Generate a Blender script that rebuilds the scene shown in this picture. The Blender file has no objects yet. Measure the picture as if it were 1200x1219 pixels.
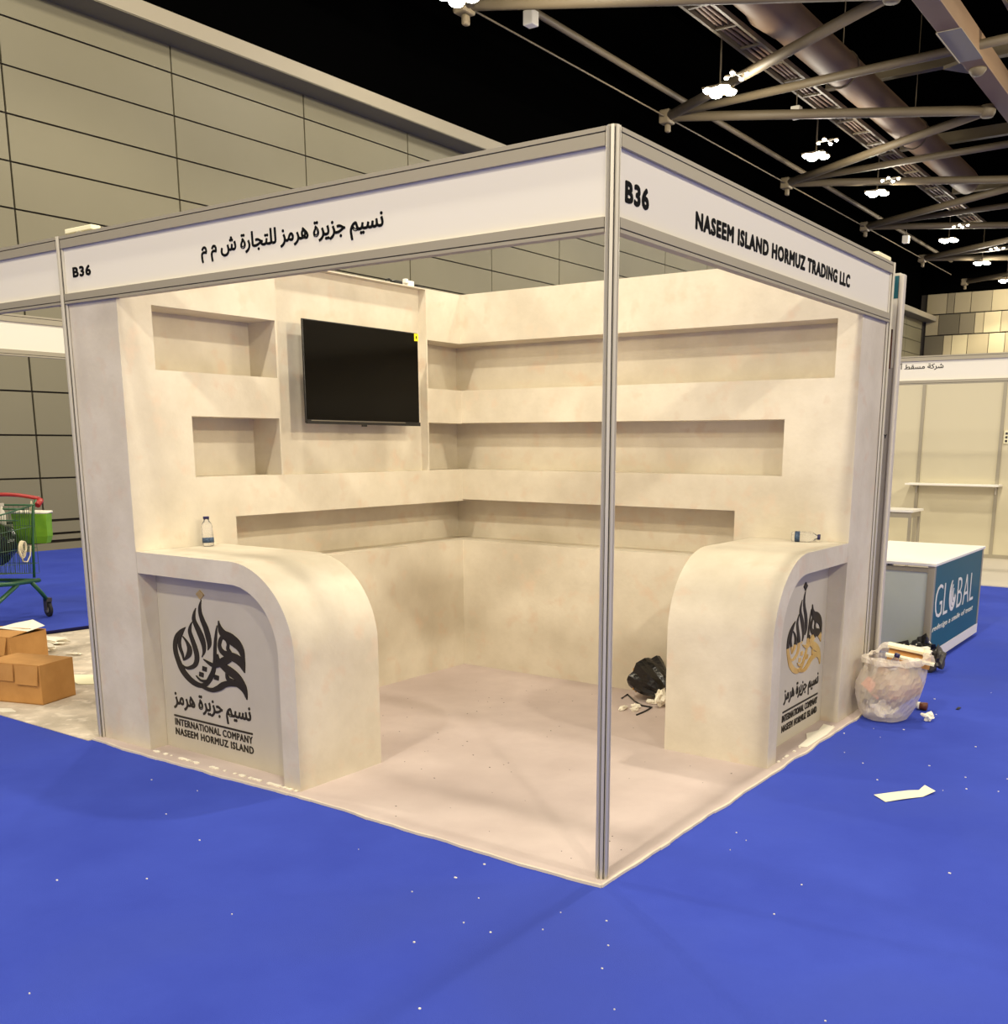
import bpy, bmesh, math, random
from mathutils import Vector, Matrix, noise
R = random.Random(7)
SC = bpy.context.scene
COL = SC.collection
PI = math.pi

# ------------------------------------------------------------------ camera
CAM = Vector((1.7585, -2.9217, 1.5343)); YAW, PITCH, ROLL = 0.6084, -0.2006, 0.0027
cd = bpy.data.cameras.new('camera'); cam = bpy.data.objects.new('camera', cd); COL.objects.link(cam)
cd.sensor_fit = 'AUTO'; cd.sensor_width = 36.0; cd.lens = 1206.18 / 1219 * 36.0
cd.shift_x = (600 - 642.0) / 1219; cd.shift_y = (773.24 - 609.5) / 1219
cd.clip_start = 0.05; cd.clip_end = 300
_f = Vector((-math.sin(YAW) * math.cos(PITCH), math.cos(YAW) * math.cos(PITCH), math.sin(PITCH)))
_r = Vector((math.cos(YAW), math.sin(YAW), 0)); _u = _r.cross(_f)
_r2 = _r * math.cos(ROLL) + _u * math.sin(ROLL); _u2 = -_r * math.sin(ROLL) + _u * math.cos(ROLL)
cam.matrix_world = Matrix(((_r2.x, _u2.x, -_f.x, CAM.x), (_r2.y, _u2.y, -_f.y, CAM.y), (_r2.z, _u2.z, -_f.z, CAM.z), (0, 0, 0, 1)))
SC.camera = cam
# ------------------------------------------------------------------ world, exposure
w = bpy.data.worlds.new('world'); SC.world = w; w.use_nodes = True
w.node_tree.nodes['Background'].inputs[0].default_value = (1.0, 0.86, 0.66, 1)
w.node_tree.nodes['Background'].inputs[1].default_value = 0.78
SC.view_settings.view_transform = 'Standard'; SC.view_settings.look = 'None'
SC.view_settings.exposure = 0.22; SC.view_settings.gamma = 1.0; SC.view_settings.use_curve_mapping = False
# ------------------------------------------------------------------ hall lamps (the high bay rows)
LAMP_COL = (1.0, 0.91, 0.74)
def lamp(x, y, z, p, r=0.22, col=LAMP_COL):
    l = bpy.data.lights.new('high_bay_lamp', 'POINT'); l.energy = p; l.color = col; l.shadow_soft_size = r
    o = bpy.data.objects.new('high_bay_lamp', l); COL.objects.link(o); o.location = (x, y, z)
def downlight(x, y, z, p):
    l = bpy.data.lights.new('high_bay_beam', 'SPOT'); l.energy = p; l.color = LAMP_COL; l.shadow_soft_size = 0.2; l.spot_size = 2.25; l.spot_blend = 0.35
    o = bpy.data.objects.new('high_bay_beam', l); COL.objects.link(o); o.location = (x, y, z)
LAMP_Y = [-1.0, 5.6, 11.43, 18.05, 23.9, 28.7, 37.1, 42.75, 48.2]
for yy in LAMP_Y: downlight(-8.3, yy, 8.5, 520)
for yy in LAMP_Y: lamp(-8.3, yy, 8.45, 260)
for yy in [-13.0, -7.0, -1.0, 5.3, 12.0, 20.0, 30.0, 42.0]: lamp(0.12, yy, 8.45, 1300 if yy < -5 else 1000 if yy == 5.3 else 760 if yy < 5 else 430)
for yy in [-7.0, 0.0, 8.0, 18.0]: lamp(8.6, yy, 8.45, 1350 if yy < 5 else 700)
# unseen floods inferred from the bright interior, set behind the fascia boards
def flood(loc, target, p):
    l = bpy.data.lights.new('flood_lamp', 'SPOT'); l.energy = p; l.color = (1.0, 0.84, 0.56); l.shadow_soft_size = 0.06
    l.spot_size = 2.0; l.spot_blend = 0.9
    o = bpy.data.objects.new('flood_lamp', l); COL.objects.link(o); o.location = loc
    o.rotation_euler = (Vector(target) - Vector(loc)).to_track_quat('-Z', 'Y').to_euler()
flood((-0.16, 2.30, 2.42), (-2.5, 0.9, 2.2), 42)
flood((-2.3, 0.16, 2.42), (-0.9, 2.4, 1.9), 30)
flood((-0.16, 0.9, 2.42), (-2.6, 1.2, 2.2), 60)
flood((-1.1, 0.16, 2.42), (-1.1, 2.5, 1.9), 34)

# ------------------------------------------------------------------ helpers
class MB:
    def __init__(s): s.v = []; s.f = []; s.sm = []
    def add(s, vs, fs, smooth=False):
        o = len(s.v); s.v += [tuple(v) for v in vs]; s.f += [tuple(i + o for i in f) for f in fs]; s.sm += [smooth] * len(fs); return s
    def box(s, a, b, M=None):
        (x0, y0, z0), (x1, y1, z1) = a, b
        x0, x1 = min(x0, x1), max(x0, x1); y0, y1 = min(y0, y1), max(y0, y1); z0, z1 = min(z0, z1), max(z0, z1)
        vs = [Vector(p) for p in ((x0,y0,z0),(x1,y0,z0),(x1,y1,z0),(x0,y1,z0),(x0,y0,z1),(x1,y0,z1),(x1,y1,z1),(x0,y1,z1))]
        if M: vs = [M @ v for v in vs]
        return s.add(vs, [(0,3,2,1),(4,5,6,7),(0,1,5,4),(1,2,6,5),(2,3,7,6),(3,0,4,7)])
    def tube(s, pts, r, n=8, closed=False, cap=True):
        pts = [Vector(p) for p in pts]; m = len(pts); rr = r if isinstance(r, (list, tuple)) else [r] * m
        vs = []; up = None
        for i, p in enumerate(pts):
            a = pts[i - 1] if i > 0 else (pts[-1] if closed else p); b = pts[i + 1] if i < m - 1 else (pts[0] if closed else p)
            t = (b - a).normalized()
            if up is None: up = t.orthogonal().normalized()
            up = (up - t * up.dot(t)); up = up.normalized() if up.length > 1e-6 else t.orthogonal().normalized()
            sd = t.cross(up)
            for k in range(n):
                an = 2 * PI * k / n; vs.append(p + (up * math.cos(an) + sd * math.sin(an)) * rr[i])
        fs = []
        for i in range(m if closed else m - 1):
            j = (i + 1) % m
            for k in range(n): fs.append((i*n+k, i*n+(k+1) % n, j*n+(k+1) % n, j*n+k))
        s.add(vs, fs, True)
        if cap and not closed:
            o = len(s.v) - len(vs); s.f += [tuple(o + k for k in reversed(range(n))), tuple(o + (m-1)*n + k for k in range(n))]; s.sm += [False, False]
        return s
    def lathe(s, prof, n=20, M=None):
        vs = []; fs = []
        for r, z in prof:
            for k in range(n):
                a = 2 * PI * k / n; v = Vector((r * math.cos(a), r * math.sin(a), z)); vs.append(M @ v if M else v)
        for i in range(len(prof) - 1):
            for k in range(n): fs.append((i*n+k, i*n+(k+1) % n, (i+1)*n+(k+1) % n, (i+1)*n+k))
        s.add(vs, fs, True)
        o = len(s.v) - len(vs)
        if prof[0][0] > 1e-5: s.f.append(tuple(o + k for k in reversed(range(n)))); s.sm.append(False)
        if prof[-1][0] > 1e-5: s.f.append(tuple(o + (len(prof)-1)*n + k for k in range(n))); s.sm.append(False)
        return s
    def prism(s, poly, fn, a, b):
        """poly in 2D, fn(u, v, w) -> 3D, from w=a to w=b"""
        n = len(poly); vs = [fn(u, v, a) for u, v in poly] + [fn(u, v, b) for u, v in poly]
        fs = [tuple(reversed(range(n))), tuple(range(n, 2*n))] + [(i, (i+1) % n, n+(i+1) % n, n+i) for i in range(n)]
        return s.add(vs, fs)

def fixed(me):
    bm = bmesh.new(); bm.from_mesh(me); bmesh.ops.recalc_face_normals(bm, faces=bm.faces[:]); bm.to_mesh(me); bm.free()

def worldloc(p):
    l = Vector((0, 0, 0))
    while p is not None: l += Vector(p.location); p = p.parent
    return l

def obj(name, mb, mat, parent=None, local=False, bevel=0, recalc=True, kind=None):
    me = bpy.data.meshes.new(name)
    off = Vector((0, 0, 0)) if (local or parent is None) else worldloc(parent)
    me.from_pydata([(v[0]-off.x, v[1]-off.y, v[2]-off.z) for v in mb.v], [], mb.f)
    me.polygons.foreach_set('use_smooth', mb.sm); me.update()
    if recalc: fixed(me)
    me.materials.append(mat)
    o = bpy.data.objects.new(name, me); COL.objects.link(o)
    if parent is not None: o.parent = parent
    if bevel:
        b = o.modifiers.new('bevel', 'BEVEL'); b.width = bevel; b.segments = 2; b.limit_method = 'ANGLE'; b.angle_limit = math.radians(40)
    if kind: o['kind'] = kind
    return o

def tag(o, label, cat, group=None, kind=None):
    o['label'] = label; o['category'] = cat
    if group: o['group'] = group
    if kind: o['kind'] = kind
    return o
def thing(name, label, cat, loc=(0, 0, 0), rz=0, group=None):
    o = bpy.data.objects.new(name, None); COL.objects.link(o); o.location = loc; o.rotation_euler = (0, 0, rz)
    o.empty_display_size = 0.1
    return tag(o, label, cat, group)
def struct(name, mb, mat, parent=None, label=None, **k):
    o = obj(name, mb, mat, parent, **k)
    if parent is None: o['kind'] = 'structure'
    if label: o['label'] = label
    return o
def copy_tree(o, parent=None):
    c = o.copy(); COL.objects.link(c); c.parent = parent
    for ch in list(o.children): copy_tree(ch, c)
    return c

def srgb(r, g, b):
    f = lambda c: (c / 255 / 12.92) if c / 255 <= .04045 else ((c / 255 + .055) / 1.055) ** 2.4
    return (f(r), f(g), f(b), 1)
def mat(name, col, rough=0.6, metal=0.0, var=0.0, scale=4.0, col2=None, bump=0.0, bscale=60.0, alpha=1.0, trans=0.0, emit=None, estr=0, spec=0.5, coat=0, var2=None):
    m = bpy.data.materials.new(name); m.use_nodes = True; nt = m.node_tree; b = nt.nodes['Principled BSDF']
    b.inputs['Base Color'].default_value = col; b.inputs['Roughness'].default_value = rough; b.inputs['Metallic'].default_value = metal
    b.inputs['Alpha'].default_value = alpha; b.inputs['Transmission Weight'].default_value = trans
    b.inputs['Specular IOR Level'].default_value = spec; b.inputs['Coat Weight'].default_value = coat
    if emit: b.inputs['Emission Color'].default_value = emit; b.inputs['Emission Strength'].default_value = estr
    geo = nt.nodes.new('ShaderNodeNewGeometry')
    if col2 is not None:
        n = nt.nodes.new('ShaderNodeTexNoise'); n.inputs['Scale'].default_value = scale; n.inputs['Detail'].default_value = 6; n.inputs['Roughness'].default_value = .6
        nt.links.new(geo.outputs['Position'], n.inputs['Vector'])
        r = nt.nodes.new('ShaderNodeValToRGB'); r.color_ramp.elements[0].position = .5 - var; r.color_ramp.elements[1].position = .5 + var
        r.color_ramp.elements[0].color = col; r.color_ramp.elements[1].color = col2
        nt.links.new(n.outputs['Fac'], r.inputs['Fac']); out = r.outputs['Color']
        if var2:
            n2 = nt.nodes.new('ShaderNodeTexNoise'); n2.inputs['Scale'].default_value = var2[0]; n2.inputs['Detail'].default_value = 3
            nt.links.new(geo.outputs['Position'], n2.inputs['Vector'])
            r2 = nt.nodes.new('ShaderNodeValToRGB'); r2.color_ramp.elements[0].position = var2[1]; r2.color_ramp.elements[1].position = var2[2]
            mx = nt.nodes.new('ShaderNodeMixRGB'); mx.inputs[2].default_value = var2[3]
            nt.links.new(n2.outputs['Fac'], r2.inputs['Fac']); nt.links.new(r2.outputs['Color'], mx.inputs[0]); nt.links.new(out, mx.inputs[1]); out = mx.outputs[0]
        nt.links.new(out, b.inputs['Base Color'])
    if bump:
        n = nt.nodes.new('ShaderNodeTexNoise'); n.inputs['Scale'].default_value = bscale; n.inputs['Detail'].default_value = 4
        nt.links.new(geo.outputs['Position'], n.inputs['Vector'])
        bp = nt.nodes.new('ShaderNodeBump'); bp.inputs['Strength'].default_value = bump; bp.inputs['Distance'].default_value = .01
        nt.links.new(n.outputs['Fac'], bp.inputs['Height']); nt.links.new(bp.outputs['Normal'], b.inputs['Normal'])
    return m

M = {}
M['plaster'] = mat('hand trowelled plaster', srgb(196, 186, 166), .7, col2=srgb(214, 205, 186), var=.16, scale=2.6, bump=.12, bscale=35, var2=(9, .56, .74, srgb(206, 188, 166)))
M['blue'] = mat('blue needle felt carpet', srgb(54, 70, 168), .95, col2=srgb(64, 82, 184), var=.2, scale=1.4, bump=.3, bscale=400, spec=.1, var2=(.7, .5, .75, srgb(56, 70, 154)))
M['blue_edge'] = mat('blue carpet backing', srgb(24, 24, 60), .95, spec=.1)
M['grey'] = mat('beige grey carpet', srgb(188, 172, 166), .95, col2=srgb(204, 189, 182), var=.2, scale=2.2, bump=.3, bscale=350, spec=.1, var2=(.9, .5, .8, srgb(178, 162, 155)))
M['dusty'] = mat('dusty concrete', srgb(176, 164, 146), .9, col2=srgb(214, 200, 180), var=.15, scale=3.5, bump=.15, bscale=120, var2=(12, .55, .7, srgb(226, 214, 196)))
M['alu'] = mat('anodised aluminium', srgb(206, 200, 184), .42, metal=.55, bump=.02, bscale=20)
M['groove'] = mat('dark groove', srgb(52, 46, 38), .6)
M['beam'] = mat('satin aluminium beam', srgb(164, 156, 136), .5, metal=.25)
M['sign'] = mat('white sign board', srgb(228, 222, 206), .55)
M['black'] = mat('black vinyl lettering', srgb(8, 8, 9), .7, spec=.1)
M['print'] = mat('dark logo acrylic', srgb(42, 37, 28), .55, spec=.2, col2=srgb(54, 47, 35), var=.2, scale=6)  # dark reflection in the mirrored emblem, put into its colour
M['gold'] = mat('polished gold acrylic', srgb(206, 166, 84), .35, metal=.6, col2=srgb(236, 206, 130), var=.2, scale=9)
M['logopanel'] = mat('painted logo panel', srgb(186, 178, 160), .6, col2=srgb(194, 186, 168), var=.25, scale=5)
M['screen'] = mat('glossy black screen', srgb(6, 5, 3), .16, spec=.12)
M['tvframe'] = mat('black television plastic', srgb(14, 14, 14), .35)
M['silver'] = mat('silver strip', srgb(150, 145, 135), .3, metal=.8)
M['yellow'] = mat('yellow sticker', srgb(240, 215, 20), .5)
M['hall'] = mat('grey wall cladding panel', srgb(114, 108, 84), .55, col2=srgb(120, 114, 90), var=.3, scale=.6)
M['hallgap'] = mat('dark joint backing', srgb(40, 34, 26), .9)
M['trim'] = mat('pale bulkhead trim', srgb(150, 141, 120), .6)
M['void'] = mat('black painted ceiling', srgb(3, 3, 3), 1.0, spec=.0)
M['steel'] = mat('painted roof steel', srgb(100, 88, 66), .6, col2=srgb(110, 98, 76), var=.3, scale=2)
M['duct'] = mat('painted round duct', srgb(126, 100, 74), .6, col2=srgb(136, 110, 82), var=.3, scale=1)
M['lens'] = mat('glowing lamp lens', (1, 1, 1, 1), .5, emit=(1, .95, .86, 1), estr=40)
M['white'] = mat('white laminate', srgb(238, 234, 224), .4)
M['frost'] = mat('frosted glass panel', srgb(196, 204, 190), .25, col2=srgb(206, 212, 198), var=.3, scale=3, coat=.3)
M['teal'] = mat('teal printed panel', srgb(8, 92, 104), .45, col2=srgb(12, 84, 98), var=.3, scale=3)
M['card'] = mat('brown corrugated cardboard', srgb(176, 126, 66), .85, col2=srgb(190, 140, 78), var=.2, scale=8, bump=.05, bscale=90)
M['cardpale'] = mat('pale cardboard', srgb(200, 152, 84), .85)  # lighter cardboard tone for the bag contents
M['greenmetal'] = mat('green powder coated steel', srgb(38, 88, 52), .4)
M['wire'] = mat('galvanised green wire', srgb(70, 100, 72), .4, metal=.3)
M['red'] = mat('red handle plastic', srgb(164, 44, 38), .35)
M['rubber'] = mat('black rubber', srgb(24, 24, 26), .7)
M['hub'] = mat('grey wheel hub', srgb(120, 116, 110), .5)
M['blackbag'] = mat('black bin liner plastic', srgb(14, 13, 13), .25, bump=.4, bscale=25)
M['lime'] = mat('lime green bag fabric', srgb(96, 150, 20), .6, col2=srgb(120, 170, 30), var=.2, scale=10)
M['rope'] = mat('cream rope', srgb(216, 204, 170), .8)
M['pet'] = mat('clear bottle plastic', (1, 1, 1, 1), .05, trans=.92, spec=.5)
M['petcap'] = mat('dark blue cap', srgb(24, 18, 74), .4)
M['petlabel'] = mat('dark blue bottle label', srgb(28, 46, 74), .5, col2=srgb(60, 84, 112), var=.12, scale=120)
M['binbag'] = mat('translucent white bin bag', srgb(240, 228, 210), .3, alpha=.42, bump=.6, bscale=28)
M['trash'] = mat('brown packing paper', srgb(170, 122, 84), .8, col2=srgb(120, 84, 62), var=.2, scale=12)
M['paper'] = mat('cream paper', srgb(244, 238, 200), .8)
M['foam'] = mat('white foam crumbs', srgb(238, 232, 214), .8)
M['darkstuff'] = mat('dark grey plastic', srgb(58, 54, 50), .4)
M['pink'] = mat('salmon sheet', srgb(226, 140, 112), .6)
M['print_orange'] = mat('dark orange print', srgb(120, 58, 28), .5, col2=srgb(40, 24, 20), var=.2, scale=8)
M['greywhite'] = mat('light grey board', srgb(200, 192, 178), .5)
M['tape'] = mat('dusty white tape', srgb(214, 202, 182), .8)
M['cream'] = mat('cream partition panel', srgb(206, 197, 168), .6)
M['seam'] = mat('fine seam line', srgb(170, 160, 140), .7)

# Arabic letters in their joined presentation forms, laid out right to left
AR = {'ا':(0xFE8D,0),'أ':(0xFE83,0),'ة':(0xFE93,0),'ت':(0xFE95,1),'ج':(0xFE9D,1),'ر':(0xFEAD,0),'ز':(0xFEAF,0),'س':(0xFEB1,1),'ش':(0xFEB5,1),'ط':(0xFEC1,1),
      'ق':(0xFED5,1),'ك':(0xFED9,1),'ل':(0xFEDD,1),'م':(0xFEE1,1),'ن':(0xFEE5,1),'ه':(0xFEE9,1),'و':(0xFEED,0),'ي':(0xFEF1,1)}
def shape(s):
    o = []
    for i, c in enumerate(s):
        if c not in AR: o.append(c); continue
        b, j = AR[c]; prev = i > 0 and s[i-1] in AR and AR[s[i-1]][1]; nxt = j and i + 1 < len(s) and s[i+1] in AR
        o.append(chr(b + (3 if prev and nxt else 2 if nxt else 1 if prev else 0)))
    return ''.join(reversed(o))

def lettering(name, body, mat_, parent, origin, ux, width, height, depth=.002, offset=0.0, arabic=False, shear=0, nrm=None, label=None):
    """raised lettering: left edge at origin, running along ux, fitted to width x height (z up); offset thickens the strokes (share of the height)."""
    c = bpy.data.curves.new('text', 'FONT'); c.body = shape(body) if arabic else body; c.extrude = .02; c.shear = shear; c.resolution_u = 3; c.offset = min(offset, 0); c.space_character = 1.0 if arabic else 1.13
    t = bpy.data.objects.new('text', c); COL.objects.link(t)
    bpy.context.view_layer.update()
    m0 = bpy.data.meshes.new_from_object(t.evaluated_get(bpy.context.evaluated_depsgraph_get()))
    bpy.data.objects.remove(t); bpy.data.curves.remove(c)
    V0 = [v.co.copy() for v in m0.vertices]; F0 = [tuple(p.vertices) for p in m0.polygons]; bpy.data.meshes.remove(m0)
    xs = [v.x for v in V0]; ys = [v.y for v in V0]; x0, x1, y0, y1 = min(xs), max(xs), min(ys), max(ys)
    ux = Vector(ux).normalized(); n = Vector(nrm); off = worldloc(parent)
    e = max(offset, 0) * height; sx = (width - 2 * e) / (x1 - x0); sz = (height - 2 * e) / (y1 - y0)
    sh = [(0, 0)] if e == 0 else [(0, 0)] + [(e * math.cos(k * PI / 4), e * math.sin(k * PI / 4)) for k in range(8)]
    V, F = [], []
    for q, (dx, dz) in enumerate(sh):
        o_ = len(V)
        for v in V0: V.append(Vector(origin) + ux * ((v.x - x0) * sx + e + dx) + Vector((0, 0, 1)) * ((v.y - y0) * sz + e + dz) + n * ((depth + q * .00012) if v.z > 0 else -.0004) - off)
        F += [tuple(i + o_ for i in f) for f in F0]
    me = bpy.data.meshes.new(name); me.from_pydata(V, [], F); me.update(); me.materials.append(mat_)
    o = bpy.data.objects.new(name, me); COL.objects.link(o); o.parent = parent
    if label: o['label'] = label
    return o

# ================================================================== SETTING: floor, hall walls, ceiling
struct('floor', MB().box((-12.6, -14, -.1), (16, 52, 0)), M['blue'], label='royal blue exhibition hall carpet')
# dusty bare floor of the neighbouring stand
struct('floor_stand', MB().box((-6.16, -.08, 0.0), (-3.1, 3.0, .004)), M['dusty'], label='pale dusty floor of the empty stand beside the booth')
# the stand carpet: one slab with slightly irregular cut edges
mb = MB(); edge = []
def wob(i, s): return noise.noise(Vector((i * .37, s, 0))) * .018
N = 44
for i in range(N + 1): t = i / N; edge.append((-3.1 + 3.135 * t, -.055 - .012 * math.sin(t * 9) + wob(i, 3)))
for i in range(1, N + 1): t = i / N; edge.append((.035 + .02 * t + wob(i, 9) * .7, -.055 + 3.05 * t))
edge += [(-3.1, 3.0)]
mb.prism(edge, lambda u, v, w_: (u, v, w_), 0.001, .009)
struct('floor_carpet', mb, M['grey'], label='beige grey stand carpet inside the booth')
# pale frayed strip along both open edges
mb = MB()
for a, b in zip(edge[:2*N], edge[1:2*N+1]):
    d = Vector((b[0]-a[0], b[1]-a[1])).normalized(); n = Vector((d.y, -d.x)) * (.003 + .004 * R.random()); n2 = -n * .8
    mb.prism([(a[0]+n2.x, a[1]+n2.y), (a[0]+n.x, a[1]+n.y), (b[0]+n.x, b[1]+n.y), (b[0]+n2.x, b[1]+n2.y)], lambda u, v, w_: (u, v, w_), .0, .0105)
e = obj('carpet_tape', mb, M['tape']); tag(e, 'narrow white tape along the open carpet edges of the booth', 'tape')
# lifted blue carpet edge in the neighbouring aisle
mb = MB(); ed = []
for i in range(31):
    t = i / 30; y = -.5 + 5.0 * t
    ed.append((-6.15 - .06 * math.sin(y * 1.7 + .5) - .10 * max(0, 1 - y / 1.5) + .02, y))
mb.prism(ed + [(-12.42, 4.5), (-12.42, -.5)], lambda u, v, w_: (u, v, w_), .001, .012)
e = obj('aisle_carpet', mb, M['blue']); tag(e, 'blue aisle carpet with a lifted edge behind the empty stand', 'carpet')
mb = MB(); mb.tube([(x, y, .018) for x, y in ed], .014, 6); obj('carpet_edge', mb, M['blue_edge'], e)

# hall side wall: backing, then every cladding panel
wall_hall = struct('wall_left', MB().box((-12.75, -8, 0), (-12.49, 51, 7.7)), M['hallgap'], label='hall side wall clad in large grey panels')
Y0 = 5.02 - 2.65 * 3
base_me = None
for c in range(20):
    ya = Y0 + 2.65 * c
    for r in range(12):
        za = .43 + .6 * r
        if base_me is None:
            p0 = obj('panel', MB().box((-.02, .014, .012), (.02, 2.636, .588)), M['hall'], None, local=True); p0.parent = wall_hall; base_me = p0.data; p = p0
        else:
            p = bpy.data.objects.new('panel', base_me); COL.objects.link(p); p.parent = wall_hall
        p.location = (-12.47 + R.uniform(-.002, .002), ya, za)
mb = MB()
for z0, z1 in ((0, .10), (.145, .215), (.25, .405)): mb.box((-12.49, -8, z0), (-12.44, 51, z1))
struct('baseboard_left', mb, M['hall'], label='grey bumper boards at the foot of the hall side wall')
TZ0, TZ1 = 7.42, 7.645
struct('trim_1', MB().box((-12.6, -8, TZ0), (-11.9, 50.5, TZ1)), M['trim'], label='pale bulkhead band along the top of the hall side wall')
struct('trim_2', MB().box((-12.5, -8, TZ0 - .012), (-11.915, 50.5, TZ0 - .001)), M['hall'], label='underside of the bulkhead band, shade put into its darker grey')  # thin darker sheet carries the shade under the band in its colour
# far wall with patchwork acoustic tiles
wf = struct('wall_far', MB().box((-12.7, 50.6, 0), (16, 50.9, 8.7)), M['hallgap'], label='far hall wall covered in patchwork tiles')
TT = [mat('patchwork tile %d' % i, srgb(*c), .8) for i, c in enumerate([(176, 162, 126), (148, 136, 106), (96, 88, 68), (196, 182, 142), (122, 112, 88)])]
rows = [(7.75, 8.70, [-12.4, -11.46, -11.12, -10.37, -9.43, -8.4]), (6.77, 7.72, [-12.4, -11.78, -10.82, -10.13, -9.72, -8.95, -8.2]), (5.80, 6.74, [-12.4, -11.5, -11.11, -10.39, -9.44, -8.71, -8.0])]
tones = [[1, 4, 1, 1, 0, 3], [1, 2, 4, 0, 3, 0, 3], [2, 0, 3, 0, 3, 0, 3]]
for k in range(3):
    rows.append((5.77 - .97 * (k + 1), 5.77 - .97 * k, [-12.4])); tones.append([1])
for (z0, z1, xs), tn in zip(rows, tones):
    xs = list(xs); tn = list(tn)
    while xs[-1] < 3: xs.append(xs[-1] + R.choice([.4, .75, .95, 1.1])); tn.append(R.choice([0, 1, 3, 0, 4, 2]))
    for i in range(len(xs) - 1):
        struct('tile', MB().box((xs[i] + .015, 50.5 + R.uniform(0, .04), z0 + .012), (xs[i+1] - .015, 50.6, z1 - .012)), TT[tn[i % len(tn)]], wf)
struct('ceiling', MB().box((-14, -14, 13), (16, 52, 13.2)), M['void'], label='black hall ceiling high above the roof steel')
struct('wall_left_upper', MB().box((-13.1, -14, 7.65), (-12.75, 51, 13)), M['void'], label='black upper part of the hall side wall')
struct('wall_far_upper', MB().box((-13.1, 50.9, 8.7), (16, 51.2, 13)), M['void'], label='black upper part of the far hall wall')

# ================================================================== BOOTH: plaster walls with niches
XW, YW, HW = -2.675, 2.519, 2.49
def niche_wall(name, us, zs, depth, fn, cap0=True, cap1=True, back=.42, label=''):
    """front face on w=0 stepped back by depth(u,z) per cell; fn(u,w,z) -> world"""
    mb = MB(); nu, nz = len(us) - 1, len(zs) - 1
    D = [[depth((us[i]+us[i+1])/2, (zs[j]+zs[j+1])/2) for j in range(nz)] for i in range(nu)]
    q = lambda a, b, c, d: mb.add([fn(*a), fn(*b), fn(*c), fn(*d)], [(0, 1, 2, 3)])
    for i in range(nu):
        for j in range(nz):
            d = D[i][j]; u0, u1, z0, z1 = us[i], us[i+1], zs[j], zs[j+1]
            q((u0, d, z0), (u1, d, z0), (u1, d, z1), (u0, d, z1))
            if i + 1 < nu and D[i+1][j] != d: q((u1, d, z0), (u1, D[i+1][j], z0), (u1, D[i+1][j], z1), (u1, d, z1))
            if j + 1 < nz and D[i][j+1] != d: q((u0, d, z1), (u1, d, z1), (u1, D[i][j+1], z1), (u0, D[i][j+1], z1))
            if j == nz - 1: q((u0, d, z1), (u1, d, z1), (u1, back, z1), (u0, back, z1))
            if i == 0 and cap0: q((u0, d, z0), (u0, back, z0), (u0, back, z1), (u0, d, z1))
            if i == nu - 1 and cap1: q((u1, d, z0), (u1, back, z0), (u1, back, z1), (u1, d, z1))
    q((us[0], back, zs[0]), (us[-1], back, zs[0]), (us[-1], back, zs[-1]), (us[0], back, zs[-1]))
    o = struct(name, mb, M['plaster'], recalc=False, label=label)
    bm = bmesh.new(); bm.from_mesh(o.data); bmesh.ops.remove_doubles(bm, verts=bm.verts[:], dist=.0005); bmesh.ops.recalc_face_normals(bm, faces=bm.faces[:]); bm.to_mesh(o.data); bm.free()
    return o
ND = .22
def dl(u, z):
    if 1.88 < z < 2.18 and (.183 < u < .94 or 2.185 < u < 2.738): return ND
    if 1.36 < z < 1.665 and (.373 < u < .94 or 2.185 < u < 2.738): return ND
    if .883 < z < 1.15 and .612 < u < 2.738: return ND
    if 1.36 < z < 2.48 and .952 < u < 2.175: return .06
    return 0
niche_wall('wall_booth_left', [0, .183, .373, .612, .94, .952, 2.175, 2.185, 2.519, YW + ND, 2.93], [0, .883, 1.15, 1.36, 1.665, 1.88, 2.18, 2.483, HW], dl,
           lambda u, w_, z: (XW - w_, u, z), back=.40, label='cream plaster wall with recessed niches behind the television')
def dr(u, z):
    if 1.88 < z < 2.184 and u < -.13: return ND
    if 1.36 < z < 1.67 and u < -.396: return ND
    if .883 < z < 1.17 and u < -.668: return ND
    return 0
niche_wall('wall_booth_right', [XW, -.668, -.396, -.13, 0], [0, .883, 1.16, 1.36, 1.668, 1.88, 2.182, HW], dr,
           lambda u, w_, z: (u, YW + w_, z), cap0=False, back=.415, label='cream plaster wall with three long recessed shelves')

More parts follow.
